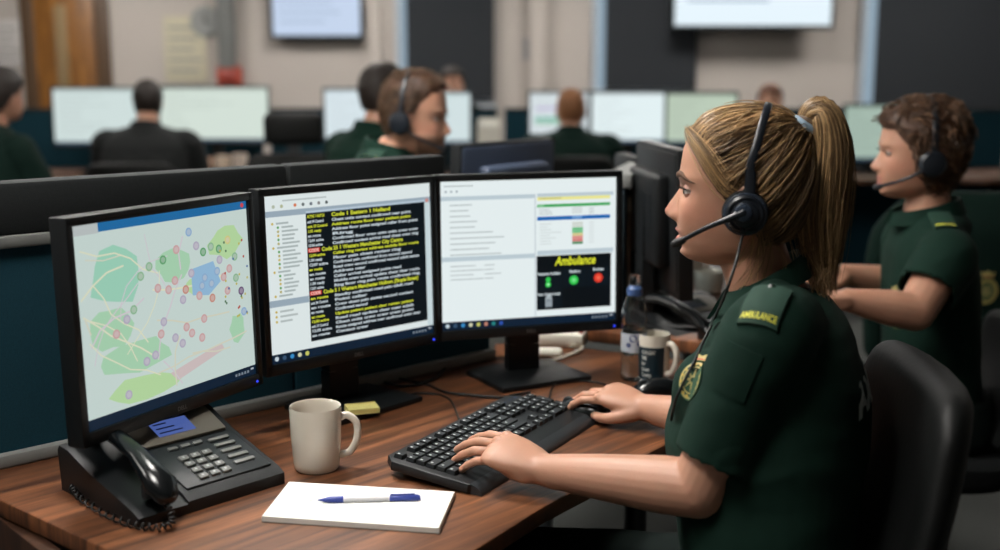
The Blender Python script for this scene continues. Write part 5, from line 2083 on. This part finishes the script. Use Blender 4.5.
def colleague(label, hpx, hpy, d, face, hair_mat, hair_fn, thick, shirt_mat, male=True, k=1., beard=0., lump=.004, lumps=28., arms=None, chair=True, headset=False, epaul=False, badge=False, vox=.005, tilt=0., seat=True, lean=.0, tint=(1, 1, 1), legs=True, group=None, chair_label=None, drop=.175, nbf=-.065, deep=1., locks=None, sw=None, choff=0., ctop=.93):
    f = V((math.cos(R(face)), math.sin(R(face)), 0)); l = V((-f.y, f.x, 0))
    o = P(hpx, hpy, d)
    hm = frame(o, f - V((0, 0, tilt)), (0, 0, 1)) @ Matrix.Scale(k, 4)
    hip = V((o.x, o.y, 0)) - f * (.13 + lean)
    t = thing('person', label, 'person', (hip.x, hip.y, 0), 0, group)
    b_ = MB()
    head_mesh(b_, hm, male, .62)
    nb = o + f * (nbf - lean * .15) + V((0, 0, -drop))
    b_.capsule([hm @ V((-.012, 0, -.05)), hm @ V((-.03, 0, -.10)), nb.lerp(o, .2), nb], [.054 if male else .048, .054 if male else .05, .055, .058], 20)
    sw = sw or (.225 if male else .195)
    hz = .50
    sects = []
    zs = [(0.035, .052, .085), (.01, .075, .14), (-.02, .095, sw * .8), (-.06, .112, sw * .93), (-.13, .125, sw * .93), (-.22, .130, sw * .88), (-.32, .128, sw * .82), (-.45, .130, sw * .84)]
    for dz, a, w_ in zs:
        z = nb.z + dz
        u = min(1, max(0, -dz / max(.2, nb.z - hz)))
        c = V((nb.x, nb.y, z)).lerp(V((hip.x, hip.y, z)), u)
        sects.append((c, a * 1.08 * deep, w_))
    z = hz
    sects.append((V((hip.x, hip.y, hz)), .14, sw * .9))
    tor = [sring(c, f, l, a - .010, w_ - .010, 28) for c, a, w_ in sects]
    b_.loft(tor, True)
    sh = MB()
    sh.loft([sring(c, f, l, a, w_, 32) for c, a, w_ in sects], True)
    for sg in (1, -1):
        sh.capsule([nb + V((0, 0, -.02)) + l * sg * .04, V((nb.x, nb.y, nb.z - .055)) + l * sg * (sw - .045)], [.058, .062], 16)
    sh.ellipsoid(nb + V((0, 0, .0)) - f * .005, (.088, .105, .052), rot=Matrix.Rotation(R(face), 4, 'Z'))
    for i, sg in enumerate((1, -1)):
        S_ = V((nb.x, nb.y, nb.z - .055)) + l * sg * (sw - .035)
        if arms and arms[i]:
            E_, W_ = arms[i]
        else:
            E_ = S_ + f * .10 + l * sg * .05 + V((0, 0, -.25))
            W_ = V((E_.x, E_.y, .785)) + f * .23 - l * sg * .05
            E_.z = max(E_.z, .74)
        b_.capsule([S_, S_.lerp(E_, .5), E_], [.054, .048, .043], 16)
        b_.capsule([E_, E_.lerp(W_, .35), W_], [.043, .041, .026], 16)
        hand(b_, frame(W_, (W_ - E_) * V((1, 1, .3)) if 0 else V(((W_ - E_).x, (W_ - E_).y, 0)), (0, 0, 1)), -sg, curl=(.25, .35, .3), scale=1.02)
        H_ = S_.lerp(E_, .66)
        sleeve(sh, [S_.lerp(nb, .25), S_, S_.lerp(H_, .5), H_], [.058, .070, .068, .066], .005, .04, 22)
    bme = remesh(b_, vox, 2, .4)
    skin_colors(bme, hm.inverted(), male, tint, beard)
    build('body', bme, SKIN, t, local=False, smooth=180)
    sme = remesh(sh, .007, 5, .5)
    wrinkle(sme, .004, (7, 7, 12), d)
    sb = bvh_of(sme)
    so = build('shirt', sme, shirt_mat, t, local=False, smooth=180)
    cm = MB()
    nc_ = nb + V((0, 0, .052)) + f * .012
    secs = []
    for q in range(33):
        a = R(18 + 324 * q / 32)
        o_ = (f * math.cos(a) * .072 + l * math.sin(a) * .066)
        on = o_.normalized()
        zz = V((0, 0, -.018 * math.cos(a)))
        secs.append([nc_ + o_ + zz + V((0, 0, -.03)), nc_ + o_ + zz, nc_ + o_ + on * .008 + zz, nc_ + o_ + on * .022 + zz + V((0, 0, -.034)), nc_ + o_ + on * .015 + zz + V((0, 0, -.034))])
    cm.loft(secs, True); build('collar', cm, shirt_mat, so, local=False, smooth=60, fixn=True)
    cap_ = cap_mesh(hm, hair_fn, thick, lump, d, 64, 40, lumps)
    build('hair', cap_, hair_mat, t, local=False, smooth=180)
    if locks:
        n_l, ln, curl, dk_, lt_ = locks
        rl = random.Random(5)
        ps, rr_, cs = [], [], []
        for _ in range(n_l * 6):
            if len(ps) >= n_l:
                break
            dd = V((rl.gauss(0, 1), rl.gauss(0, 1), rl.gauss(0, 1))).normalized()
            p0 = HC0 + dd * skull_r(dd)
            if not hair_fn(p0):
                continue
            th_ = thick(p0) if callable(thick) else thick
            base_ = HC0 + dd * (skull_r(dd) + th_ * .55)
            fl = V((-.6, 0, -.35)) + V((noise.noise(p0 * 30), noise.noise(p0 * 30 + V((4, 0, 0))), noise.noise(p0 * 30 + V((0, 7, 0))))) * 1.6
            fl = (fl - dd * fl.dot(dd)).normalized()
            sd_ = dd.cross(fl)
            ph = rl.uniform(0, 6.3)
            pp = []
            for i in range(9):
                u = i / 8
                q_ = base_ + dd * (th_ * (.45 + .35 * math.sin(math.pi * u)) + rl.uniform(0, .002)) + fl * ln * u + (sd_ * math.cos(ph + 5 * u) + dd * math.sin(ph + 5 * u)) * curl * u
                pp.append(hm @ q_)
            ps.append(pp); rr_.append(rl.uniform(.0009, .0018)); a_ = rl.random()
            cs.append(np.array(dk_) + (np.array(lt_) - np.array(dk_)) * a_)
        ho = [q_ for q_ in COL.objects if q_.parent == t and q_.name.startswith('hair')][-1]
        strands_mesh('hair_locks', ps, rr_, cs, mat('lock_hair', (.1, .06, .03, 1), .5, attr='pigment'), ho)
    eyes(t, hm, detail=vox < .0055)
    if vox < .0055:
        hbv = BVHTree.FromPolygons([hm.inverted() @ v.co for v in bme.vertices], [tuple(p.vertices) for p in bme.polygons])
        brows(t, hbv, hm, hair_mat)
    if epaul:
        for sg in (1, -1):
            q = nb + l * sg * (sw * .62)
            try:
                dc_ = Decal(sb, q + V((0, 0, .05)), -l * sg, lift=.003)
                m = MB(); dc_.gridslab(m, .05, .08, .003, 5, 5); e_ = build('epaulette', m, mat('epaulette_cloth', rgb(24, 74, 56), .8), so, local=False, smooth=50)
                m = MB(); dc_.text(m, 'AMBULANCE', .011, 0, -.032, .0042, width=.046, bold=.0008); build('lettering', m, YELLOWTHREAD, e_, local=False, smooth=None)
            except Exception as ex:
                print('epaul', ex)
    if badge:
        h = sb.ray_cast(o + f * .6 + l * .085 + V((0, 0, -.36)), -f)
        if h[0] is not None:
            crest(so, Decal(sb, h[0], (0, 0, 1), n=(h[1] + f).normalized(), lift=.002), 1.15)
    if headset:
        hs_ = thing('headset', headset, 'headset', hm @ V((-.01, .09, -.02)))
        for sg in (1, -1):
            m = MB(); m.lathe([(.016, -.012), (.031, -.008), (.033, .004), (.026, .014), (.012, .017), (.001, .017)], 28, M=hm @ frame((-.012, sg * (.088 + .6 * scap(thick)), -.022), (1, 0, 0), (0, sg, 0))); build('ear_cup', m, HSP, hs_, local=False)
        bd = []
        for a in np.linspace(0, 180, 31):
            dd = V((-.10, math.cos(R(a)), math.sin(R(a)))).normalized()
            bd.append(hm @ (HC0 + dd * (skull_r(dd) + scap(thick) + lump + .004)))
        m = MB(); m.tube(bd, .0075, 10, flat=.4, up=hm.to_3x3() @ V((0, 1, 0))); build('headband', m, HSP, hs_, local=False, smooth=60)
        sd = headset_side(f)
        m = MB(); m.capsule(smooth_path([hm @ V((-.005, sd * .102, -.03)), hm @ V((.05, sd * .092, -.06)), hm @ V((.100, sd * .045, -.082))], 6), [.004] * 13, 8); build('boom', m, HSP, hs_, local=False, smooth=180)
        m = MB(); m.capsule([hm @ V((.096, sd * .048, -.081)), hm @ V((.104, sd * .038, -.084))], [.007, .007], 10); build('microphone', m, HSP, hs_, local=False, smooth=180)
    if legs:
        tz_ = MB()
        tz_.loft([sring(V((hip.x, hip.y, z_)), f, l, a, w_) for z_, a, w_ in ((.60, .125, sw * .84), (.54, .14, sw * .9), (.50, .14, sw * .9), (.475, .11, sw * .75))], True)
        for sg in (-1, 1):
            h = V((hip.x, hip.y, .555)) + l * sg * .095
            kn = h + f * .42 + l * sg * .04
            an = V((kn.x, kn.y, .09)) - f * .02
            tz_.capsule([h, kn], [.086, .066], 16); tz_.capsule([kn, an], [.064, .05], 16)
            m = MB(); f0 = V((an.x, an.y, 0)) - f * .07
            sec = []
            for q, wv, hh in ((0, .022, .045), (.02, .034, .062), (.07, .038, .075), (.12, .037, .066), (.17, .045, .045), (.22, .044, .036), (.25, .030, .026), (.262, .012, .014)):
                c = f0 + f * q
                sec.append([c + l * wv * math.cos(w2) + V((0, 0, hh * (.5 + .5 * math.sin(w2)) if math.sin(w2) > -.6 else 0)) for w2 in np.linspace(0, 2 * math.pi, 17)[:-1]])
            m.loft(sec, True); build('shoe', m, SHOE, t, local=False, smooth=60, fixn=True)
        build('trousers', remesh(tz_, .010, 4, .5), TROUSER, t, local=False, smooth=180)
    if chair:
        make_chair(chair_label or 'office chair', (hip.x + f.x * choff, hip.y + f.y * choff, 0), R(face), ctop)
    return t, nb, f, l


def scap(th):
    return th if not callable(th) else .012


def headset_side(f):
    """the side of the head that faces the room's front"""
    return 1 if V((-f.y, f.x, 0)).y < 0 else -1


# woman at the right, seen in profile
oR = P(918, 152, 2.72)
colleague('woman with bushy brown hair and headset in a green shirt, seated at the right', 918, 152, 2.72, 174, HAIRBROWN, hair_bob, lambda p: .008 + .010 * max(0, min(1, (-p.x + .03) / .08)) + .008 * max(0, min(1, p.z / .08)), GREEN, male=False, k=.96, lump=.009, lumps=30, vox=.0045, deep=.76, lean=-.06, choff=.06, ctop=.77, nbf=-.045, locks=(1500, .035, .007, (.035, .018, .009), (.17, .085, .04)),
          arms=((P(915, 312, 2.52), P(848, 300, 2.50)), (P(905, 285, 2.93), P(842, 274, 2.86))), headset='black headset worn by the bushy haired woman at the right', epaul=True, badge=True,
          chair_label='black office chair under the bushy haired woman at the right')
# man behind the partition
colleague('man with short brown hair, beard and headset behind the charcoal partition', 415, 115, 3.35, -14, HAIRBROWN, hair_swept, lambda p: .006 + .010 * max(0, min(1, (p.z - .05) / .05)), GREEN, male=True, k=1.0, beard=.75, lump=.003, lumps=34, vox=.004, tilt=.10, drop=.132, nbf=-.058, locks=(1300, .024, .002, (.032, .017, .009), (.13, .07, .034)),
          headset='black headset worn by the bearded man behind the partition', epaul=True, chair_label='black office chair under the bearded man behind the partition', lean=.17)
# people further back
colleague('dark haired person in green turned away, close behind the bearded man', 383, 93, 4.7, 50, HAIRDARK, hair_short, .014, GREEN, male=True, vox=.007, lump=.005, chair_label='black office chair of the dark haired person behind the bearded man')
colleague('dark haired person facing the room from beyond the far screens', 452, 84, 8.3, -80, HAIRDARK, hair_short, .016, GREEND, male=True, vox=.009, lump=.005, chair_label='black office chair beyond the far screens, behind the small lit screen')
colleague('person with cropped ginger hair seen from behind at the bright white screens', 571, 109, 6.35, 88, HAIRGINGER, lambda p: hair_short(p), .004, GREEND, male=True, vox=.008, lump=.0, drop=.15, sw=.25, chair_label='black office chair of the ginger haired person at the white screens')
colleague('dark silhouette of a person seen from behind between two left hand screens', 148, 100, 5.9, 92, HAIRDARK, hair_bob, .010, mat('black_cloth', rgb(12, 16, 17), .85), male=True, vox=.008, k=.88, lump=.003, drop=.165, sw=.245, chair_label='black office chair of the silhouetted person on the left')
colleague('person with reddish brown hair just showing above the blonde woman\'s head', 770, 101, 8.3, -95, HAIRAUBURN, hair_short, .016, GREEND, male=True, vox=.009, lump=.004, chair_label='black office chair of the person beyond the blonde woman\'s head')
colleague('dark haired person cut off by the left edge of the view', 0, 95, 4.9, 60, HAIRDARK, hair_short, .015, GREEND, male=True, vox=.008, lump=.004, chair_label='black office chair of the person at the left edge')

# ================================================================== neighbouring desk, its screens and clutter
nd = thing('desk', 'brown desk behind the right screen carrying dark monitors and cups', 'desk', (.42, 3.2, 0))
ZN = .765
m = MB(); m.prism([(x - .42, y - 3.2) for x, y in ((.165, 2.665), (.46, 2.508), (.70, 2.40), (.74, 2.60), (.74, 4.1), (-.02, 4.1), (-.02, 3.25), (.10, 2.86))], ZN - .03, ZN, .004); build('worktop', m, WOOD, nd, smooth=30)
for q in ((.12, 3.0), (.62, 2.62), (.66, 3.9), (.06, 3.9)):
    m = MB(); m.tube([(q[0] - .42, q[1] - 3.2, .012), (q[0] - .42, q[1] - 3.2, ZN - .03)], .025, 16); m.lathe([(.035, 0), (.035, .01), (.025, .016)], 18, M=Matrix.Translation((q[0] - .42, q[1] - 3.2, 0))); build('leg', m, DARKPLASTIC, nd)
a_, b_ = atz(617, 174, 1.12), atz(668, 148, 1.12)
dv_ = (b_ - a_).normalized()
ds2 = thing('desk_partition', 'grey topped partition running away behind the right screen', 'partition', ((a_ + b_) / 2).to_tuple()[:2] + (0,))
QM = ROOTM[ds2].inverted()
Ln = (b_ - a_).length
for nm, z0, z1, wd_, m_ in (('cloth_panel', ZN, 1.085, .036, mat('slate_cloth', rgb(60, 74, 82), .9, noise_amt=.2, nscale=300, spec=.2)), ('grey_rail', 1.085, 1.12, .07, GREYPLASTIC)):
    m = MB(); m.M = QM @ frame((a_ + b_) / 2 * V((1, 1, 0)).x + V((0, 0, 0)) if 0 else V(((a_ + b_).x / 2, (a_ + b_).y / 2, (z0 + z1) / 2)), dv_, (0, 0, 1)); m.box((0, 0, 0), (Ln, wd_, z1 - z0), bevel=.005); build(nm, m, m_, ds2)


def plain(col, st, variant=0):
    def fn(s):
        s.r(0, 0, 1, 1, c8(*col, st), 0)
        s.r(0, .0, 1, .05, c8(*[int(q * .86) for q in col], st), 1)
        for i in range(9):
            s.r(.06, .12 + i * .085, .2 + .5 * rt.random(), .135 + i * .085, c8(*[int(q * .88) for q in col], st), 1)
        if variant == 1:
            s.r(.08, .52, .7, .60, c8(110, 190, 170, st), 2); s.r(.08, .62, .6, .66, c8(150, 200, 160, st), 2); s.r(.1, .3, .6, .36, c8(200, 190, 226, st), 2)
        s.r(0, .95, 1, 1, c8(70, 90, 110, st), 2)
    return fn


BLUELIT = mat('bluelit_plastic', rgb(70, 82, 104), .5, bump=.08, bscale=900)  # bluish light falling on the black monitor back, put into its colour


def far_monitor(label, cx, cy, d, yaw, content, mw, mh, zdesk, group=None):
    q = P(cx, cy, d)
    return make_monitor(label, (q.x, q.y, zdesk), yaw, R(2), content, zc=q.z - zdesk, mw=mw, mh=mh, group=group)


LIT = plain((222, 236, 236), .8)
far_monitor('black monitor seen edge-on close beside the blonde woman\'s face', 668, 214, 2.74, R(96), LIT, .377, .302, ZN)
far_monitor('dark monitor seen edge-on behind the right screen\'s upper corner', 643, 217, 3.18, R(98), LIT, .377, .302, ZN)
bm_ = far_monitor('back of a slate grey monitor just above the middle and right screens', 500, 203, 3.05, R(232), LIT, .377, .302, ZN - .0)
for ch in [o_ for o_ in COL.objects if o_.parent == bm_ and o_.name.startswith('back_shell')]:
    ch.data.materials[0] = BLUELIT
q = atz(627, 312, ZN)
t = thing('desk_lamp', 'slim pale desk lamp with a white cap right of the Ambulance screen', 'lamp', (q.x, q.y, ZN))
m = MB(); m.lathe([(.05, 0), (.05, .012), (.02, .018)], 28); build('base', m, GREYPLASTIC, t)
m = MB(); m.tube([(0, 0, .015), (0, 0, .26)], .007, 12); build('stem', m, mat('lamp_stem', rgb(176, 160, 140), .5), t)
m = MB(); m.lathe([(.008, .255), (.016, .258), (.018, .285), (.014, .292), (.001, .294)], 24); build('lamp_head', m, WHITEPLASTIC, t)
for i, (x, y, lab) in enumerate(((689, 276, 'white cup on the desk behind the blonde woman\'s chin, nearer the dark monitor'), (709, 292, 'white cup on the desk right behind the headset cable'))):
    q = atz(x, y, ZN)
    make_mug('white_cup', lab, (q.x, q.y, ZN), R(30 + 50 * i), .042, .06, CERAMIC)

# ================================================================== far row of desks and lit screens
for i, (xa, xb, lab) in enumerate(((-3.5, -1.55, 'long brown desk under the far left screens'), (-1.5, -.02, 'long brown desk under the far screens behind the bearded man'), (.03, 1.55, 'long brown desk under the bright white far screens'), (1.6, 3.3, 'long brown desk at the far right of the back row'))):
    t = thing('desk', lab, 'desk', ((xa + xb) / 2, 7.15, 0))
    m = MB(); m.box((0, 0, .73), (xb - xa, .8, .03), bevel=.005); build('worktop', m, FARWOOD, t)
    m = MB(); m.box((0, .42, .60), (xb - xa, .035, 1.03), bevel=.006); build('screen_panel', m, TEALCLOTH, t)
    m = MB(); m.box((0, .42, 1.12), (xb - xa, .04, .02), bevel=.004); build('panel_rail', m, BANDCLOTH, t)
    for sx in (-1, 1):
        m = MB(); m.box((sx * ((xb - xa) / 2 - .08), 0, .357), (.05, .7, .715), bevel=.01); build('leg', m, DARKPLASTIC, t)
FAR = [((222, 238, 236), .85, 0, 54, 137, 89, 144, 'far screen glowing pale green-white left of the silhouetted person'),
       ((226, 240, 230), .85, 0, 160, 268, 88, 141, 'wide far screen glowing white right of the silhouetted person'),
       ((226, 240, 246), .9, 0, 325, 398, 90, 140, 'far screen glowing blue-white left of the bearded man\'s head'),
       ((224, 240, 242), .85, 0, 410, 470, 93, 143, 'far screen glowing white right in front of the bearded man\'s face'),
       ((226, 236, 240), .9, 1, 530, 588, 93, 140, 'far screen with pale green and lilac bands left of the ginger head'),
       ((232, 246, 248), .95, 0, 592, 664, 93, 142, 'brightest white far screen right of the ginger head'),
       ((206, 224, 204), .8, 0, 667, 736, 94, 143, 'pale green far screen above the blonde woman\'s forehead'),
       ((190, 214, 200), .72, 0, 845, 905, 106, 160, 'pale green far screen between the ponytail and the bushy haired woman')]
for col, st_, var, x0, x1, y0, y1_, lab in FAR:
    d_ = 6.75 + .35
    s_ = F / d_
    far_monitor(lab, (x0 + x1) / 2, (y0 + y1_) / 2, d_, R(0), plain(col, st_, var), (x1 - x0) / s_, (y1_ - y0) / s_, .745, 'lit screens in the far row')
# clutter on the far desks
q = P(489, 140, 6.9)
t = thing('file_holder', 'upright white file holder on the far desk above the slate monitor', 'file holder', (q.x, q.y, .745))
m = MB()
m.box((0, .14, .17), (.13, .006, .34)); m.box((0, -.14, .15), (.13, .006, .30)); m.box((-.064, 0, .16), (.006, .28, .32)); m.box((.064, 0, .16), (.006, .28, .32)); m.box((0, 0, .003), (.13, .28, .006)); build('holder', m, WHITEPLASTIC, t)
m = MB()
for i in range(5):
    m.box((-.045 + i * .022, 0, .17), (.012, .25, .31 - .01 * (i % 3)), bevel=.002)
build('folder', m, PAPER, t)
CC_ = [(205, rgb(206, 172, 150), 'pinkish cup'), (223, rgb(214, 196, 176), 'cream cup'), (240, rgb(204, 190, 178), 'pale grey cup'), (262, rgb(226, 226, 222), 'white cup'), (302, rgb(190, 150, 132), 'terracotta cup'), (316, rgb(168, 164, 160), 'grey cup')]
PLC = ['first in the row of cups under the wide far screen', 'second in the row of cups under the wide far screen', 'third in the row of cups under the wide far screen', 'fourth in the row of cups under the wide far screen', 'left of two cups beside the black headrest', 'right of two cups beside the black headrest']
for i, (x, col, nm) in enumerate(CC_):
    q = P(x, 160, 6.82)
    make_mug('far_cup', nm + ', ' + PLC[i], (q.x, q.y, .745), R(40 * i), .045, .115 + .012 * (i % 3), mat('far_cup_%d' % i, col, .5), 'cups on the far desks')
# chairs standing about
q = P(307, 131, 5.3)
make_chair('black chair with a padded headrest standing beyond the partition', (q.x - .02, q.y - .30, 0), R(-82), q.z - .10, headrest=True)
JX, JY = 1.50, 3.75
make_chair('empty black office chair under the hanging green jacket at the right edge', (JX, JY, 0), R(82), .98)

# jacket over the empty chair
t = thing('green_jacket', 'dark green jacket with a yellow crest hung over an empty chair at right edge', 'jacket', (JX - .03, JY - .235, .53), R(82))
m = MB()
secs = []
for i in range(15):
    u = i / 14
    z = .0 + .475 * u
    top = max(0, (u - .8) / .2)
    wv = .27 * (1 - .35 * top ** 2) + .012 * math.sin(9 * u)
    th = .075 - .045 * top
    sec = []
    for j in range(36):
        a = 2 * math.pi * j / 36
        c, s_ = math.cos(a), math.sin(a)
        fold = 1 + .06 * math.sin(5 * a + 3 * u) + .04 * math.sin(11 * a)
        sec.append((-.0 - .06 * u + th * math.copysign(abs(s_) ** .7, s_) * fold, wv * math.copysign(abs(c) ** .8, c) * (1 + .03 * math.sin(7 * a)), z))
    secs.append(sec)
m.loft(secs, True); jk = build('body', m, GREEND, t, smooth=180, fixn=True)
jb = BVHTree.FromPolygons([ROOTM[t] @ v.co for v in jk.data.vertices], [tuple(p.vertices) for p in jk.data.polygons])
for sg in (-1, 1):
    m = MB(); m.capsule(smooth_path([(-.03, sg * .19, .44), (-.01, sg * .27, .34), (.0, sg * .29, .15), (.01, sg * .28, -.02)], 5), [.05] * 5 + [.055] * 6 + [.048] * 5, 18, flat=.7); build('sleeve', m, GREEND, t, smooth=180)
jv, jf = [], []
for o_ in [x for x in COL.objects if x.parent == t]:
    n0 = len(jv)
    jv += [ROOTM[t] @ v.co for v in o_.data.vertices]; jf += [tuple(i + n0 for i in p.vertices) for p in o_.data.polygons]
jb = BVHTree.FromPolygons(jv, jf)
for xx in (986, 990, 994, 998):
    h = jb.ray_cast(V((0, 0, CAMZ)), ray(xx, 288).normalized())
    if h[0] is not None:
        break
print('JACKET', xx, h[0], h[1])
if h[0] is not None:
    crest(t, Decal(jb, h[0], (0, 0, 1), lift=.003), 1.2)
else:
    print('NO JACKET HIT')
